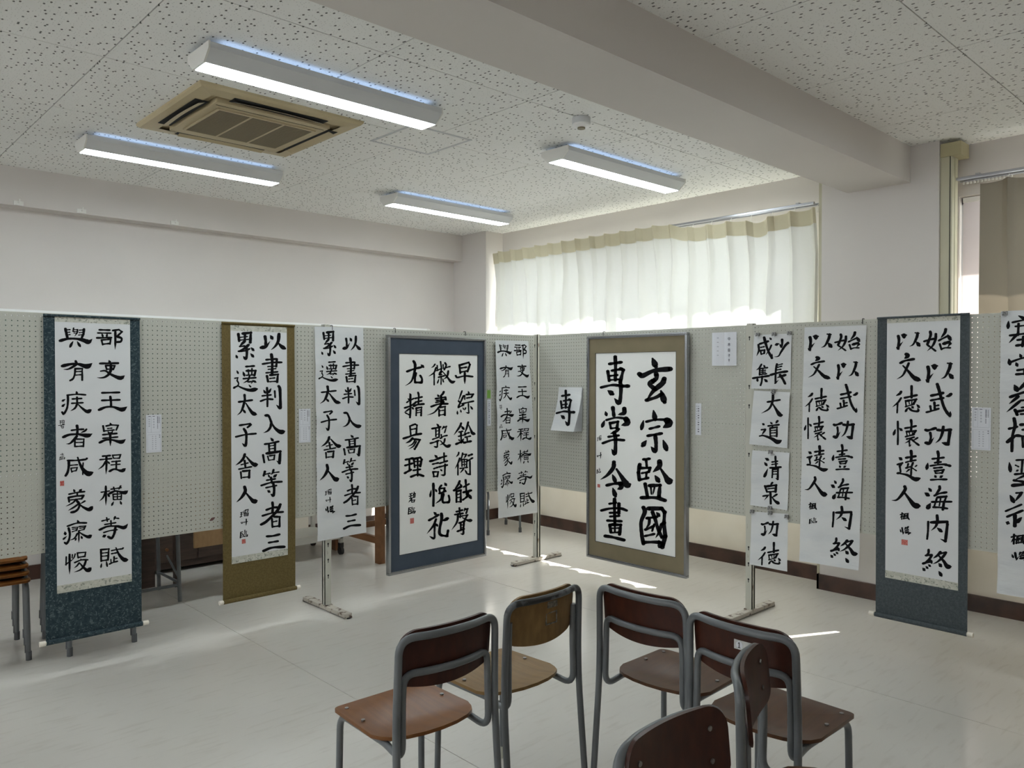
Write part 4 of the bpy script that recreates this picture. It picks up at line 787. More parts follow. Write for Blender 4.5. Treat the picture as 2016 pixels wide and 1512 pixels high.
# ------------------------------------------------------------------ loose sheets
def sheet(label, side, q, chars, name='calligraphy_sheet', off=.004, bulge=.006, seed=0, group=None, nlay=1, foldgap=None, m='sheet', curl=0.0):
    Q = [uz(x, y, side, off) for x, y in q]        # TL TR BR BL
    uc = (Q[2][0] + Q[3][0]) / 2; z0 = min(Q[2][1], Q[3][1]); z1 = max(Q[0][1], Q[1][1])
    loc, rz = wall_loc(uc, z0, side, off)
    rn = random.Random(seed); ph = [rn.uniform(0, 6) for _ in range(6)]
    def surf(u, z):
        tt = (z1 - z) / (z1 - z0); s = min(1, tt * 6)
        w = bulge * (.5 + .28 * math.sin(u * 17 + z * 3 + ph[0]) + .22 * math.sin(z * 11 - u * 4 + ph[1]) + .15 * math.sin(u * 31 - z * 19 + ph[2]) + .12 * math.sin(z * 37 + u * 7 + ph[4])) * s
        if foldgap:      # shallow horizontal creases from folding
            k = ((z1 - z) / foldgap) % 1; w += .0035 * (1 - abs(2 * k - 1)) * s
        return max(.0005, w) + curl * max(0, tt - .82) ** 2 * 30
    def fn(u, v, dy=0.0, du=0.0):
        a = Vector(Q[3]).lerp(Vector(Q[2]), u); b = Vector(Q[0]).lerp(Vector(Q[1]), u); p = a.lerp(b, v)
        return (p.x - uc + du * (1 - v), -surf(p.x, p.y) + dy, p.y - z0)
    nu, nv = 22, max(16, int((z1 - z0) / .022))
    t = MB().grid(fn, nu, nv).obj(name, M[m], None, True); t.location = loc; t.rotation_euler = (0, 0, rz)
    tag(t, label, 'paper', group)
    for c in chars:
        c, bx = (c, None) if isinstance(c, str) else c
        write(c, t, side, off, surf, uc, z0, bx)
    return t
c1 = lambda *a: crop(600, 630, 6.573, *a); c2 = lambda *a: crop(600, 840, 6.573, *a)
sheet('creased loose sheet with bold two-column writing between the olive scroll and the slate-matted frame', 'L',
      [(619, 643), (715, 645), (719.7, 1048), (623.6, 1066)],
      [('以', c1(480, 200, 725, 395)), ('書', c1(475, 480, 700, 815)), ('判', c1(475, 845, 710, 1105)), ('入', c1(480, 1185, 725, 1400)),
       ('高', c2(490, 105, 720, 385)), ('等2', c2(468, 400, 690, 720)), ('者2', c2(487, 740, 718, 1018)), ('三', c2(480, 1120, 725, 1332)),
       ('累', c1(210, 135, 405, 470)), ('遷', c1(172, 530, 430, 800)), ('太', c1(190, 845, 462, 1088)), ('子', c1(190, 1165, 412, 1435)),
       ('舍', c2(200, 120, 470, 412)), ('人', c2(185, 478, 440, 712)), ('瑠', c2(250, 800, 342, 888)), ('叶', c2(255, 905, 330, 988)), ('臨2', c2(253, 1015, 385, 1120))],
      seed=1, bulge=.009, foldgap=.17, curl=.003)
e1 = lambda *a: crop(950, 650, 7.56, *a); e2 = lambda *a: crop(950, 840, 7.56, *a)
sheet('narrow slanting sheet with sixteen characters pinned beside the corner post', 'L',
      [(975, 670), (1040, 671), (1057, 1009), (979.8, 1020.5)],
      [('與', e1(210, 208, 430, 395)), ('有', e1(242, 522, 452, 705)), ('疾', e1(240, 820, 438, 1060)), ('者', e1(250, 1155, 462, 1390)), ('部', e1(460, 210, 655, 425)),
       ('吏', e1(500, 505, 685, 705)), ('王', e1(500, 832, 695, 1020)), ('宰', e1(505, 1140, 695, 1390)), ('碧', e1(235, 1110, 280, 1180)), ('臨1', e1(235, 1400, 295, 1460)),
       ('咸', e2(248, 25, 465, 205)), ('蒙', e2(295, 345, 438, 585)), ('瘳', e2(262, 665, 440, 915)), ('慢', e2(330, 985, 492, 1220)), ('程', e2(500, 20, 720, 215)),
       ('横', e2(515, 340, 725, 550)), ('等', e2(508, 650, 735, 865)), ('賦', e2(540, 968, 770, 1200))],
      seed=2, bulge=.008, foldgap=.22, off=.02, curl=.004)
i1 = lambda *a: crop(1560, 630, 5.815, *a); i2 = lambda *a: crop(1560, 870, 5.815, *a)
sheet('large loose sheet with two columns of writing just left of the slate scroll', 'R',
      [(1584, 644.6), (1706, 640), (1691.6, 1122.8), (1574.6, 1104)],
      [('以2', i1(178, 150, 465, 357)), ('文', i1(188, 412, 445, 682)), ('德', i1(148, 775, 432, 1055)), ('懷', i1(135, 1095, 395, 1380)), ('始', i1(480, 128, 782, 357)),
       ('以2', i1(505, 470, 768, 685)), ('武', i1(510, 728, 760, 1062)), ('功', i1(465, 1150, 720, 1368)), ('遠', i2(160, 35, 418, 342)), ('人2', i2(148, 390, 410, 628)),
       ('壹', i2(455, 22, 700, 325)), ('海', i2(448, 412, 705, 668)), ('内', i2(455, 728, 695, 1005)), ('終', i2(433, 1090, 755, 1385)), ('楓', i2(187, 690, 285, 778)), ('臨', i2(190, 862, 290, 940))],
      seed=3, bulge=.008, foldgap=.26, curl=.002)
G4 = 'four small practice sheets in a vertical row'
sheet('top sheet of the small vertical row, with four characters, hung by three clips', 'R', [(1485.3, 659.4), (1558.9, 656.7), (1556.6, 766.4), (1479.3, 765)], ['少', '咸2', '集', '長'], seed=4, group=G4)
sheet('second sheet from the top of the small vertical row, below the four-character sheet', 'R', [(1484.9, 769), (1556, 772.4), (1551, 882.3), (1477.4, 874)], ['大', '道'], seed=5, group=G4, bulge=.012, off=.008)
sheet('third sheet from the top of the small vertical row, above the lowest one', 'R', [(1481.6, 886.4), (1555, 891.4), (1551, 1004.6), (1478.3, 993.9)], ['清', '泉'], seed=6, group=G4, bulge=.012, off=.006)
sheet('lowest sheet of the small vertical row, hanging below the board edge', 'R', [(1479.8, 1006.9), (1551.8, 1011.8), (1550.8, 1125), (1476.4, 1111)],
      [('功', crop(1460, 990, 10.08, 380, 350, 755, 670)), ('德', crop(1460, 990, 10.08, 325, 770, 795, 1240))], seed=7, group=G4)
uK0, zK1 = uz(1970.9, 612.9, 'R', .004)
def pxu(u, z, side='R', off=.004):
    p = Vector((u, PL_Y - off, z)) if side == 'L' else Vector((PL_X - off, -u, z))
    d = CAMROT.transposed() @ (p - EYE); return (CX + F_PX * d.x / -d.z, CY - F_PX * d.y / -d.z)
uK1, zK0 = uz(1964, 1166.7, 'R', .004)
sheet('large loose sheet with running script cut off by the right picture edge', 'R', [(1970.9, 612.9), pxu(uK0 + .33, zK1), pxu(uK1 + .33, zK0), (1964, 1166.7)],
      ['寒', '空', '蒼', '招', '雲', '影', ('楓', (1990, 1050, 2020, 1073)), ('臨2', (1992, 1084, 2026, 1104))], seed=8, bulge=.009, foldgap=.25)
# pad with one big character: many leaves fanning out at the bottom
pq = [(1100.5, 762), (1146.9, 762.7), (1129, 848), (1089, 845)]
Pz = [uz(x, y, 'R', .01) for x, y in pq]; uc = (Pz[2][0] + Pz[3][0]) / 2; z0 = Pz[3][1]; zt = Pz[0][1]
loc, rz = wall_loc(uc, z0, 'R', .004); pad = thing('sheet_pad', 'thick pad of practice sheets curling off the board left of the khaki framed work', 'paper', loc, rz)
u0p, u1p = Pz[0][0] + .005, Pz[1][0] - .0
def pad_leaf(k):
    out = .012 + .088 * k / 9
    def sf(z): t = (zt - z) / (zt - z0); return .003 + .0012 * k + out * t ** 1.6 * .9
    def fn(u, v):
        z = z0 - .004 * k * 0 + (zt - z0) * v; uu = u0p + (u1p - u0p) * u
        return (uu - uc, -sf(z) - .0008 * math.sin(u * 9 + k), z - z0)
    return fn, sf
for k in range(10):
    fn, sf = pad_leaf(k); o = MB().grid(fn, 6, 14).obj('paper_leaf', M['sheet'], pad, True)
# the character lies on the front leaf: place it from its own picture box
b = crop(1070, 740, 10.8, 260, 290, 685, 1070); fn, sf = pad_leaf(9)
polys, gb = GL['専']; mb = MB()
for q in polys:
    pts = []
    for x, y in q:
        x = b[0] + (x - gb[0]) / (gb[2] - gb[0]) * (b[2] - b[0]); y = b[1] + (y - gb[1]) / (gb[3] - gb[1]) * (b[3] - b[1])
        o_ = .03
        for _ in range(6):
            u, z = uz(x, y, 'R', o_ + .004); o_ = sf(z)
        pts.append((u - uc, -o_ - .0022, z - z0))
    if sum((pts[i][0] * pts[(i + 1) % len(pts)][2] - pts[(i + 1) % len(pts)][0] * pts[i][2]) for i in range(len(pts))) < 0: pts = pts[::-1]
    mb.add(pts, [tuple(range(len(pts)))])
mb.obj('brush_character', M['ink'], pad)

# ------------------------------------------------------------------ caption cards and slips
def card(label, side, q, name='caption_card', kind='form', seed=1):
    off = .003; u0, u1, z0, z1 = rect(q, side, off); w, h = u1 - u0, z1 - z0
    loc, rz = wall_loc((u0 + u1) / 2, z0, side, off); t = thing(name, label, 'card', loc, rz)
    MB().box(-w / 2, w / 2, 0, .0012, 0, h).obj('card_sheet', M['card'], t)
    X = lambda a: -w / 2 + w * a; Zf = lambda b: h * (1 - b); y0, y1 = -.0006, -.0001
    pr = MB(); pg = MB(); rr = random.Random(seed)
    def ln(mb, a0, b0, a1, b1): mb.box(X(a0), X(a1), y0, y1, Zf(b1), Zf(b0))
    if kind == 'form':
        for (b0, b1) in ((.03, .47), (.52, .97)):
            ln(pg, .09, b0, .93, b0 + .006); ln(pg, .09, b1 - .006, .93, b1); ln(pg, .09, b0, .105, b1); ln(pg, .915, b0, .93, b1)
        ln(pg, .32, .03, .335, .47)
        for k in range(6): ln(pr, .72, .05 + k * .032, .79, .05 + k * .032 + .022)
        for k in range(4): ln(pr, .72, .26 + k * .03, .77, .26 + k * .03 + .018)
        for k in range(6): ln(pr, .84, .06 + k * .03, .89, .06 + k * .03 + .016)
        ln(pr, .15, .035, .30, .05); ln(pr, .42, .035, .56, .05); ln(pr, .84, .54, .9, .56); ln(pr, .84, .59, .9, .61)
        for c_ in (.38, .58):
            for k in range(7): ln(pg, c_, .56 + k * .055, c_ + .07, .56 + k * .055 + .025)
        for k in range(4): ln(pg, .46, .1 + k * .07, .54, .1 + k * .07 + .04); ln(pg, .16, .1 + k * .06, .25, .1 + k * .06 + .035)
    elif kind == 'slip':
        for k in range(12): ln(pr if k % 3 else pg, .42, .08 + k * .072, .66, .08 + k * .072 + .035)
        for k in range(6): ln(pg, .15, .08 + k * .08, .3, .08 + k * .08 + .03)
    pr.obj('printed_text', M['print'], t); pg.obj('printed_lines', M['printgrey'], t)
    return t
card('printed caption card right of the teal scroll', 'L', [(288, 816), (318.5, 817), (317.5, 890), (287.5, 891.5)], seed=1)
card('printed caption card between the olive scroll and the creased sheet', 'L', [(588, 805), (611.5, 805), (611, 870), (589.5, 872.5)], seed=2)
card('printed caption card right of the slate scroll', 'R', [(1914, 801.5), (1951.6, 803), (1949.5, 887.5), (1911, 884.5)], seed=3)
card('narrow white caption slip at the right side of the khaki frame', 'R', [(1370, 794), (1381, 794), (1379.5, 857), (1368.5, 856)], 'caption_slip', 'slip', 4)
card('narrow white caption slip right of the slate-matted frame, below the green label', 'L', [(959.3, 786), (966.5, 786.5), (966.3, 839), (959.2, 838)], 'caption_slip', 'slip', 5)
gs_ = card('small green paper label above the narrow slip right of the slate-matted frame', 'L', [(959.3, 768), (965.8, 768), (965.8, 784), (959.3, 784)], 'green_label', 'plain', 6)
for o in bpy.data.objects:
    if o.parent == gs_ and o.name.startswith('card_sheet'): o.data.materials[0] = M['green']
# folded double notice with two columns of handwriting
off = .004; u0, u1, z0, z1 = rect([(1402.5, 654.5), (1451.5, 654), (1449.5, 720), (1401.5, 720)], 'R', off)
loc, rz = wall_loc((u0 + u1) / 2, z0, 'R', off); nt = thing('folded_notice', 'pale two-page handwritten notice left of the slotted post on the right', 'paper', loc, rz)
w, h = u1 - u0, z1 - z0
MB().grid(lambda a, b: (-w / 2 + w / 2 * a, -.012 * a * (1 - a) * 2 - .001, h * b), 6, 2).obj('left_page', M['card'], nt, True)
MB().grid(lambda a, b: (w / 2 * a, -.012 * a * (1 - a) * 2 - .001, h * b), 6, 2).obj('right_page', M['card'], nt, True)
hw = MB(); rr = random.Random(3)
def hs(cx, cz, strokes, s=.016):
    for (x0, y0, x1, y1) in strokes:
        a, b2 = Vector((cx + x0 * s, cz + y0 * s)), Vector((cx + x1 * s, cz + y1 * s)); n = (b2 - a).normalized(); n = Vector((-n.y, n.x)) * .0014
        q = [a + n, a - n, b2 - n, b2 + n]
        hw.add([(p.x, -.0085, p.y) for p in q], [(0, 1, 2, 3)])
hs(w * .22, h * .80, [(-.5, .3, .5, .3), (-.5, -.2, .5, -.2), (-.5, .3, -.5, -.2), (.5, .3, .5, -.2), (0, .6, 0, -.7)])
hs(w * .22, h * .63, [(-.6, .3, .6, .3), (0, .7, 0, -.7), (0, .3, -.6, -.4), (0, .3, .6, -.4), (-.25, -.35, .25, -.35)])
hs(w * .22, h * .46, [(-.4, .5, .4, .5), (-.4, .5, -.4, -.5), (.4, .5, .4, -.5), (-.4, 0, .4, 0), (-.4, -.5, .4, -.5), (0, .6, 0, -.6)])
hs(w * .22, h * .30, [(-.4, .5, .4, .5), (.4, .5, 0, .2), (0, .2, 0, -.6), (-.5, 0, .5, 0)])
hs(w * .22, h * .16, [(-.4, .3, .4, .3), (0, .6, 0, -.6), (-.3, -.1, .3, -.1)])
hw.obj('handwriting', M['print'], nt)
hg = MB()
for k in range(5): hg.box(-w * .27, -w * .2, -.0087, -.0080, h * (.82 - .13 * k), h * (.85 - .13 * k))
hg.obj('faint_handwriting', M['printgrey'], nt)

# ------------------------------------------------------------------ clips and hooks
def clip(px, py, side, label, off=.016):
    u, z = uz(px, py, side, off); loc, rz = wall_loc(u, z - .012, side, off); t = thing('paper_clip', label, 'clip', loc, rz, 'dark clips holding the small sheets and notices')
    MB().prism([(-.012, 0), (.006, 0), (.004, .02), (-.006, .02)], 'x', -.011, .011).obj('clip_body', M['clip'], t)
    MB().tube(fillet([(-.007, -.008, .018), (-.009, -.010, -.006), (.009, -.010, -.006), (.007, -.008, .018)], .005), .0012, 6).obj('clip_handle', M['track'], t)
for px, py, lb in ((1492, 658, 'dark clip at the left top corner of the four-character sheet'), (1524, 657, 'dark clip at the middle top of the four-character sheet'),
               (1554.5, 655, 'dark clip at the right top corner of the four-character sheet'), (1522.5, 770, 'dark clip between the top and second small sheets'),
               (1517, 889, 'dark clip between the second and third small sheets'), (1516, 999, 'dark clip at the bottom of the third small sheet'),
               (1516.5, 1009, 'dark clip at the middle top of the lowest small sheet'), (1481, 1006, 'dark clip at the left top corner of the lowest small sheet'),
               (1549, 1016, 'dark clip at the right top corner of the lowest small sheet'), (1978.5, 616, 'dark clip on the running-script sheet at the right picture edge')):
    clip(px, py, 'R', lb)
def nub(px, side, label):
    u, z = uz(px, 655, side, -.01); loc, rz = wall_loc(u, BZ + BH, side, 0); t = thing('panel_hook', label, 'hook', loc, rz, 'black hooks over the top edge of the boards')
    MB().tube(fillet([(0, -.004, -.02), (0, -.004, .010), (0, .018, .010), (0, .018, -.01)], .005), .0022, 6).obj('hook_wire', M['rubber'], t)
nub(776, 'L', 'black hook over the board edge, left above the slate-matted frame'); nub(914, 'L', 'black hook over the board edge, right above the slate-matted frame')
nub(652, 'L', 'black hook over the board edge above the creased sheet'); nub(1190, 'R', 'black hook over the board edge above the khaki frame'); nub(1700, 'R', 'black hook over the board edge above the large loose sheet')

# ------------------------------------------------------------------ ceiling fittings
def lamp(label, x, y, L=1.25, lit=True):
    t = thing('ceiling_lamp', label, 'ceiling light', (x, y, ZC), 0, 'long ceiling lights in two rows')
    h = L / 2
    MB().box(-h + .05, h - .05, -.045, .045, -.022, 0).obj('mounting_base', M['lampbody'], t)
    body = [(-.115, -.024), (.115, -.024), (.115, -.05), (.06, -.098), (-.06, -.098), (-.115, -.05)]
    MB().prism(body, 'x', -h, h).obj('housing', M['lampbody'], t)
    for s in (-1, 1):
        big = [(-.117, -.022), (.117, -.022), (.117, -.052), (.062, -.0995), (-.062, -.0995), (-.117, -.052)]
        a = s * h; MB().prism(big, 'x', min(a, a + s * .008), max(a, a + s * .008)).obj('end_cap', M['plastic'], t)
    MB().box(-h + .004, h - .004, -.057, .057, -.1005, -.0985).obj('diffuser', M['glow' if lit else 'plastic'], t)
    MB().box(-h + .06, h - .06, -.105, -.055, -.0238, -.0232).box(-h + .06, h - .06, .055, .105, -.0238, -.0232).obj('upper_slot', M['glow2' if lit else 'plastic'], t)
    return t
LB = {(2.0, 3.46): 'nearest long ceiling light, above the air conditioner', (2.0, 5.26): 'long ceiling light at left, beyond the air conditioner',
      (4.25, 3.46): 'long ceiling light nearest the cream curtain, below the smoke detector', (4.22, 5.26): 'farthest long ceiling light near the corner pillar'}
for (x, y), lb in LB.items(): lamp(lb, x, y)
for x, y, lb in ((-.25, 3.46, 'nearer long ceiling light outside the left edge of the picture'), (-.25, 5.26, 'farther long ceiling light outside the left edge of the picture')):
    lamp(lb, x, y)
lamp('long ceiling light on the near side of the beam, beyond the right picture edge', 4.32, .66)
for x, y, lb in ((2.0, .68, 'unlit long ceiling light on the near side of the beam, above the chairs'),):
    lamp(lb, x, y, lit=False)
ac = thing('ceiling_air_conditioner', 'yellowed square ceiling air conditioner cassette between the long lights', 'air conditioner', (2.013, 4.35, ZC))
W = .468; f = MB()
f.prism([(-W, -W), (W, -W), (W, W), (-W, W)], 'z', -.012, 0)
o = f.obj('outer_panel', M['ac'], ac)
slope = MB(); a, b = W - .012, .375
V = [(-W, -W, -.012), (W, -W, -.012), (W, W, -.012), (-W, W, -.012), (-a, -a, -.024), (a, -a, -.024), (a, a, -.024), (-a, a, -.024), (-b, -b, -.030), (b, -b, -.030), (b, b, -.030), (-b, b, -.030)]
slope.add(V, [(i, (i + 1) % 4, 4 + (i + 1) % 4, 4 + i)[::-1] for i in range(4)] + [(4 + i, 4 + (i + 1) % 4, 8 + (i + 1) % 4, 8 + i)[::-1] for i in range(4)])
slope.obj('panel_bevel', M['ac'], ac)
c = .33; MB().box(-c, c, -c, c, -.042, -.01, .006).obj('inner_panel', M['ac'], ac)
MB().box(-.28, .28, -.235, .235, -.0435, -.041).obj('grille_recess', M['slot'], ac)
for k in range(34):
    y = -.228 + .456 * k / 33; MB().box(-.275, .275, y - .0042, y + .0042, -.048, -.0435).obj('grille_slat', M['acg'], ac)
for x in (-.28, -.095, .095, .28): MB().box(x - .006, x + .006, -.24, .24, -.049, -.0435).obj('grille_bar', M['ac'], ac)
for y in (-.24, .24): MB().box(-.286, .286, y - .006, y + .006, -.049, -.0435).obj('grille_bar', M['ac'], ac)
MB().box(-.315, .315, -.2885, -.2845, -.0432, -.0418).obj('panel_seam', M['slot'], ac)
for k in range(4):
    g = bpy.data.objects.new('air_outlet', None)
    m1 = MB().box(-.27, .27, .345, .415, -.0312, -.029); o = m1.obj('air_outlet', M['slot'], ac); o.rotation_euler = (0, 0, k * math.pi / 2)
    fl_ = MB(); fl_.grid(lambda u, v: (-.262 + .524 * u, .362 + .034 * v + .006 * math.sin(u * math.pi), -.036 - .010 * v + .004 * math.sin(u * math.pi)), 10, 2)
    fo = fl_.obj('louver_flap', M['ac'], o)
hd = thing('access_hatch', 'square aluminium edged access hatch in the ceiling boards', 'hatch', (2.94, 3.955, ZC))
mb = MB(); s_ = .225
for a, b in ((s_, s_ - .008), (s_ - .012, s_ - .016)):
    mb.box(-a, a, -a, -b, -.003, 0).box(-a, a, b, a, -.003, 0).box(-a, -b, -a, a, -.003, 0).box(b, a, -a, a, -.003, 0)
mb.obj('hatch_frame', M['lampbody'], hd)
MB().box(-.205, .205, -.205, .205, -.0022, 0).obj('hatch_lid', M['ceil'], hd)
sm = thing('smoke_detector', 'round white smoke detector on the ceiling above the right-hand long light', 'smoke detector', (3.345, 2.99, ZC))
MB().cyl((0, 0, 0), (0, 0, -.035), .052, 28).obj('detector_base', M['lampbody'], sm, True)
MB().tube([(0, 0, -.035), (0, 0, -.045), (0, 0, -.052), (0, 0, -.055)], [.05, .05, .042, .026], 28).obj('detector_head', M['white_trim'], sm, True)
MB().cyl((0, 0, -.055), (0, 0, -.062), .022, 20).obj('detector_chamber', M['acg'], sm, True)

# ------------------------------------------------------------------ school chairs
SW, SZ, TOPZ = .178, .425, .745
def seat_mesh(m):
    n = 26; mb = MB()
    # plan outline (x right, y front), rounded rear edge
    out = []
    def arc(cx, cy, r, a0, a1, k=6):
        for i in range(k + 1):
            a = R(a0 + (a1 - a0) * i / k); out.append((cx + r * math.cos(a), cy + r * math.sin(a)))
    arc(.145, .145, .030, 0, 90); arc(-.145, .145, .030, 90, 180)
    out.append((-.180, -.03)); out.append((-.182, -.08))
    for i in range(9):
        a = R(190 + 160 * i / 8); out.append((.172 * math.cos(a) / math.cos(R(10)) * .98, -.100 + .092 * math.sin(a) - .0))
    out.append((.182, -.08)); out.append((.180, -.03))
    def hz(x, y):
        return -.012 * math.exp(-((y + .05) / .09) ** 2) * (1 - (x / .2) ** 2) + .010 * max(0, (-y - .10) / .1) - .006 * max(0, (y - .1) / .07) ** 2
    rings = [1.0, .8, .6, .4, .2]; V = []; Fs = []; k = len(out); th = .011
    for top in (1, 0):
        for r in rings:
            for x, y in out: V.append((x * r, y * r * 1.0 + (1 - r) * -.02, hz(x * r, y * r) + (0 if top else -th)))
        V.append((0, -.02, hz(0, -.02) + (0 if top else -th)))
    per = len(rings) * k + 1
    for top in (0, 1):
        o = top * per
        for j in range(len(rings) - 1):
            for i in range(k):
                q = (o + j * k + i, o + j * k + (i + 1) % k, o + (j + 1) * k + (i + 1) % k, o + (j + 1) * k + i)
                Fs.append(q if top == 0 else q[::-1])
        for i in range(k):
            q = (o + 4 * k + i, o + 4 * k + (i + 1) % k, o + per - 1); Fs.append(q if top == 0 else q[::-1])
    for i in range(k): Fs.append((i, per + i, per + (i + 1) % k, (i + 1) % k))
    return mb.add(V, Fs)
def back_mesh(w=.170, z0=.603, z1=.762, yb=-.176, lean=.10, th=.010):
    """curved back board, bulging rearward in plan, rounded corners"""
    mb = MB(); nu, nv = 18, 20
    def pt(u, v, side):
        v = (1 - math.cos(math.pi * v)) / 2; z = z0 + (z1 - z0) * v
        # rounded outline: half width at height
        zz = abs(v - .5) * 2; r = .055 if v > .5 else .028; hgt = (z1 - z0)
        dv = max(0, (abs(v - .5) * hgt) - (hgt / 2 - r)); ww = w - (r - math.sqrt(max(0, r * r - dv * dv)))
        drop = 0
        x = (u * 2 - 1) * ww
        bow = -.028 * (1 - (x / w) ** 2)
        y = yb - (z - .6) * lean + bow + (0 if side else -th)
        z -= .022 * (1 - (x / w) ** 2) * max(0, 1 - v * 2.5)
        return (x, y, z)
    for s in (1, 0):
        b = len(mb.v)
        V = [pt(i / nu, j / nv, s) for j in range(nv + 1) for i in range(nu + 1)]
        Fq = [(j * (nu + 1) + i, j * (nu + 1) + i + 1, (j + 1) * (nu + 1) + i + 1, (j + 1) * (nu + 1) + i) for j in range(nv) for i in range(nu)]
        if s: Fq = [q[::-1] for q in Fq]
        mb.add(V, Fq)
    n = (nu + 1) * (nv + 1); rim = [i for i in range(nu + 1)] + [(j * (nu + 1) + nu) for j in range(1, nv + 1)] + [nv * (nu + 1) + i for i in range(nu - 1, -1, -1)] + [j * (nu + 1) for j in range(nv - 1, 0, -1)]
    for a, b in zip(rim, rim[1:] + rim[:1]): mb.f.append((a, b, b + n, a + n))
    return mb
def chair(label, wood_m, seat_m, loc=(0, 0), rz=0, crossbar=True, cap='cap_grey', group='wooden school chairs in front of the boards', z=0, scale=1.0):
    t = thing('school_chair', label, 'chair', (loc[0], loc[1], z), rz, group); r = .0115
    fr = lambda x, z_: -.196 - (z_ - .6) * .10                     # plane of the rear tubes
    # outer hoop: rear feet, up, over the top, down again
    zt = TOPZ
    path = [(-.188, -.235, .012), (-.183, -.200, .45), (-.177, fr(0, zt), zt)]
    mid = [(-.08, fr(0, zt) - .026, zt), (0, fr(0, zt) - .033, zt), (.08, fr(0, zt) - .026, zt)]
    path2 = [(.177, fr(0, zt), zt), (.183, -.200, .45), (.188, -.235, .012)]
    P = fillet(path + mid + path2, [.12, .055, .02, .04, .02, .055, .12], 7)
    MB().tube(P, r, 12).obj('back_hoop', M['tube' if crossbar else 'tube_worn'], t, True)
    # seat tube: front foot, bend, seat rail, rear U bend, up to the lower back bar
    for s in ((-1, 1)):
        x = s * .150
        pts = [(s * .162, .172, .012), (s * .157, .165, SZ - .02), (s * .154, -.10, SZ - .022), (s * .160, -.199, SZ - .036), (s * .158, -.196, .56)]
        if crossbar:
            pts += [(s * .154, -.198, .636), (s * .08, -.222, .636), (-s * .004, -.229, .636)]
            rad = [.05, .03, .05, .02, .04, .03]
        else:
            pts += [(s * .157, -.198, .68)]; rad = [.05, .03, .05, .02]
        MB().tube(fillet(pts, rad, 6), r * .96, 12, flat=1.0).obj('side_tube', M['tube'], t, True)
    for s in (-1, 1):
        MB().cyl((s * .162, .172, 0), (s * .1615, .1714, .045), .0145, 12).obj('foot_cap', M[cap], t, True)
        MB().cyl((s * .188, -.2355, 0), (s * .1875, -.2325, .045), .0145, 12).obj('foot_cap', M[cap], t, True)
    MB().tube([(-.153, .10, SZ - .024), (.153, .10, SZ - .024)], .009, 10).obj('seat_crossbar', M['tube'], t, True)
    MB().tube([(-.152, -.08, SZ - .024), (.152, -.08, SZ - .024)], .009, 10).obj('seat_crossbar', M['tube'], t, True)
    st = seat_mesh(seat_m).obj('seat', M[seat_m], t, True, (0, .015, SZ + .002))
    for x, y in ((-.145, .13), (.145, .13), (-.15, .02), (.15, .02)):
        MB().cyl((x, y, -.004), (x, y, .0012), .0065, 10).obj('screw', M['screw'], st)
    if crossbar: bk = back_mesh().obj('backrest', M[wood_m], t, True)
    else: bk = back_mesh(w=.160).obj('backrest', M[wood_m], t, True)
    for x in (-.12, .12):
        for z_ in ((.645, .715)):
            y = -.176 - (z_ - .6) * .10 - .028 * (1 - (x / .165) ** 2)
            MB().cyl((x, y - .001, z_), (x, y + .0025, z_), .006, 10).obj('screw', M['screw'], bk)
    if scale != 1.0: t.scale = (scale,) * 3
    return t
def plate(t, x, z_, w_, h_, digit=None, frame_only=False):
    y = -.176 - (z_ - .6) * .10 - .028 * (1 - (x / .165) ** 2) - .0108
    if frame_only:
        mb = MB()
        for a, b, c_, d in ((-w_, w_, -h_, -h_ + .004), (-w_, w_, h_ - .004, h_), (-w_, -w_ + .004, -h_, h_), (w_ - .004, w_, -h_, h_)):
            mb.box(x + a, x + b, y - .0015, y + .001, z_ + c_, z_ + d)
        return mb.obj('label_holder', M['plate'], t)
    p = MB().box(x - w_, x + w_, y - .0015, y + .001, z_ - h_, z_ + h_, .0005).obj('number_plate', M['plate'], t)
    if digit:
        MB().cyl((x - w_ * .4, y - .0016, z_), (x - w_ * .4, y - .0022, z_), h_ * .8, 20).obj('plate_disc', M['card'], p)
        d = MB(); cx = x - w_ * .4; yy = y - .0026
        d.box(cx - .0012, cx + .0012, yy, yy + .0004, z_ - .008, z_ + .008).box(cx - .004, cx - .001, yy, yy + .0004, z_ + .004, z_ + .006).box(cx - .004, cx + .004, yy, yy + .0004, z_ - .009, z_ - .007)
        d.obj('printed_number', M['ink'], p)
    return p
A = chair('brown school chair at the left end of the chair group, facing the left boards', 'w_dark', 'w_orange', (1.47, 2.04), R(-2))
B = chair('worn tan school chair with an empty label holder, second from the left', 'w_tan', 'w_tan', (1.905, 2.08), R(1), crossbar=False, cap='cap')
plate(B, .022, .712, .024, .011).data.materials[0] = M['plate_old']; plate(B, .022, .664, .028, .021, frame_only=True).data.materials[0] = M['plate_old']
Cc = chair('brown school chair in the middle of the group, facing the khaki frame', 'w_dark', 'w_seat', (2.352, 1.650), R(-88))
D = chair('brown school chair with a metal number plate on its back', 'w_dark', 'w_seat', (2.305, 1.235), R(-91))
plate(D, .020, .694, .030, .014, digit='1')
E = chair('brown school chair seen edge-on in front of the numbered chair', 'w_dark', 'w_seat', (1.915, .86), R(-158))
Fq = chair('brown school chair cut off by the bottom edge, turned towards the camera', 'w_dark', 'w_seat', (1.374, .764), R(-182))
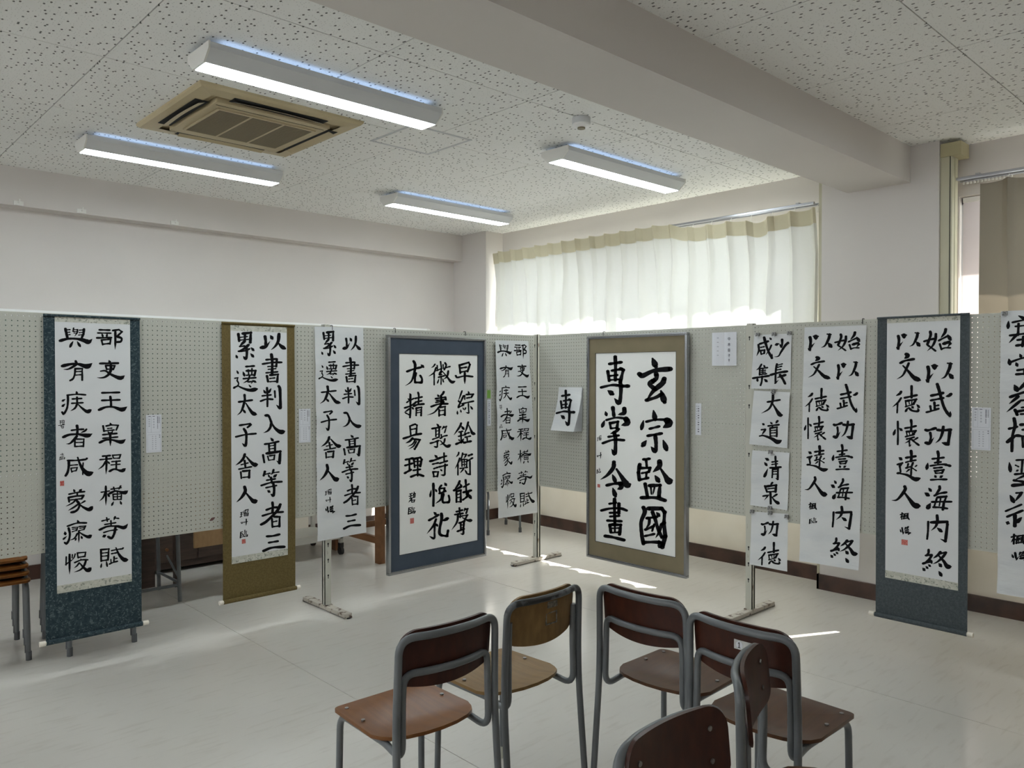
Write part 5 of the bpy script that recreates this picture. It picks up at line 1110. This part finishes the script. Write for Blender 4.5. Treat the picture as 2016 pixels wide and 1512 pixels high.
# stacked chairs behind the left board
def stack(x, y, n, lab, grp):
    base = None
    for k in range(n):
        names = {0: 'lowest', n - 1: 'topmost'}; nm = names.get(k, ['second', 'third', 'fourth'][k - 1] + ' from the floor')
        if k == 0:
            base = chair('%s chair %s' % (nm, lab), 'w_dark', 'w_orange', (x, y), R(180), group=grp)
            o = base
        else:
            o = copy_tree(base); o['label'] = '%s chair %s' % (nm, lab)
        o.location = (x, y + .022 * k, .034 * k - .0)
stack(.80, 4.885, 4, 'of the stack at the far left edge', 'school chairs stacked behind the left board')
stack(1.295, 4.80, 4, 'of the stack behind the teal scroll', 'school chairs stacked behind the left board')
o = copy_tree(A); o.location = (5.02, 5.55, 0); o.rotation_euler = (0, 0, R(160)); o['label'] = 'grey-legged school chair behind the corner post, near the far corner'; o['group'] = 'school chairs stacked behind the left board'
del o['group']

# ------------------------------------------------------------------ furniture behind the left boards
def school_desk(label, x, y):
    t = thing('school_desk', label, 'desk', (x, y, 0), 0, 'steel legged school desks behind the left board')
    for sx in (-1, 1):
        P = fillet([(sx * .25, -.19, .01), (sx * .235, -.18, .66), (sx * .235, .18, .66), (sx * .25, .19, .01)], .05)
        MB().tube(P, .0125, 10).obj('leg_frame', M['tube'], t, True)
        MB().tube([(sx * .25, -.188, .13), (sx * .25, .188, .13)], .010, 10).obj('side_stretcher', M['tube'], t, True)
        MB().tube([(sx * .252, -.187, .15), (sx * .236, .0, .28)], .007, 8).obj('brace', M['tube'], t, True)
    MB().tube([(-.25, -.188, .12), (.25, -.188, .12)], .010, 10).obj('foot_rest', M['tube'], t, True)
    MB().box(-.27, .27, -.20, .20, .67, .69, .003).obj('desk_top', M['w_desk'], t)
    MB().box(-.24, .24, -.17, .17, .54, .55).box(-.24, .24, .16, .17, .55, .66).box(-.24, -.23, -.17, .17, .55, .66).box(.23, .24, -.17, .17, .55, .66).obj('book_shelf', M['tube'], t)
    return t
school_desk('steel legged school desk between the teal and olive scrolls', 1.672, 5.40)
t = thing('plywood_sheet', 'dark plywood board leaning upright behind the school desk', 'board', (1.68, 5.72, 0)); 
MB().box(-.28, .26, 0, .018, 0, .62).obj('board_face', M['w_cab'], t)
for k in range(3): MB().box(-.22 + k * .17, -.20 + k * .17, -.012, 0, 0, .62).obj('edge_batten', M['w_table'], t)
td = thing('wooden_desk', 'low wooden desk with a pale tan front board beside the olive scroll', 'desk', (2.29, 5.5, 0))
MB().box(-.26, .26, -.26, -.24, .335, .70).obj('front_board', M['w_desk'], td)
MB().box(-.27, .27, -.28, .16, .70, .725).obj('desk_top', M['w_desk'], td)
for x in (-.235, .235):
    MB().box(x - .012, x + .012, -.24, .15, .40, .70).obj('side_panel', M['w_cab'], td)
    MB().box(x - .018, x + .018, .11, .15, 0, .70).obj('leg', M['w_cab'], td)
lc = thing('low_cabinet', 'dark low cabinet with drawers in the shade under the wooden desk', 'cabinet', (2.13, 6.2, 0))
MB().box(-.70, .70, -.15, .25, .03, .52).obj('carcass', M['w_cab'], lc)
for r_ in range(2):
    for c_ in range(3):
        dr = MB().box(-.69 + c_ * .465, -.69 + c_ * .465 + .45, -.165, -.15, .08 + r_ * .21, .08 + r_ * .21 + .195, .003).obj('drawer', M['w_cab'], lc)
        MB().cyl((-.465 + c_ * .465, -.18, .18 + r_ * .21), (-.465 + c_ * .465, -.165, .18 + r_ * .21), .012, 10).obj('knob', M['w_table'], dr)
tr = thing('trolley', 'low white trolley on black casters behind the creased sheet', 'trolley', (3.145, 5.92, 0))
MB().box(-.27, .27, -.24, .24, .14, .165, .003).box(-.27, .27, -.245, -.235, .135, .195).obj('lower_shelf', M['trolley'], tr)
MB().box(-.27, .27, -.24, .24, .68, .70, .003).obj('top_shelf', M['trolley'], tr)
for x in (-.26, .26):
    for y in (-.23, .23):
        MB().box(x - .015, x + .015, y - .015, y + .015, .10, .69).obj('post', M['trolley'], tr)
        cs = MB().cyl((x - .012, y, .035), (x + .012, y, .035), .034, 18).obj('caster', M['rubber'], tr, True)
        MB().box(x - .018, x + .018, y - .016, y + .016, .062, .10).obj('caster_fork', M['rubber'], cs)
bx = thing('wall_heater', 'pale boxed wall unit with a small dark vent behind the trolley', 'heater', (2.95, 6.50, .10))
MB().box(-.5, .55, -.10, 0, 0, .62, .004).obj('unit_body', M['wall_low'], bx)
MB().box(-.28, -.16, -.102, -.099, .44, .50).obj('vent', M['slot'], bx)
for k in range(4): MB().box(-.275, -.165, -.105, -.1015, .446 + k * .014, .451 + k * .014).obj('vent_slat', M['plate'], bx)
wt = thing('wooden_table', 'brown wooden table with square legs beside the slate-matted frame', 'table', (3.975, 5.55, 0))
for x in (-.50, .50):
    for y in (-.33, .33):
        MB().prism([(x - .026, y - .032), (x + .026, y - .032), (x + .026, y + .032), (x - .026, y + .032)], 'z', 0, .68).obj('leg', M['w_table'], wt)
    MB().box(x - .015, x + .015, -.30, .30, .15, .205, .002).obj('side_stretcher', M['w_table'], wt)
    MB().box(x - .013, x + .013, -.30, .30, .60, .68).obj('apron', M['w_table'], wt)
MB().box(-.48, .48, .315, .34, .15, .20).obj('rear_stretcher', M['w_table'], wt)
MB().box(-.53, .56, -.38, .38, .68, .71, .004).obj('table_top', M['w_table'], wt)
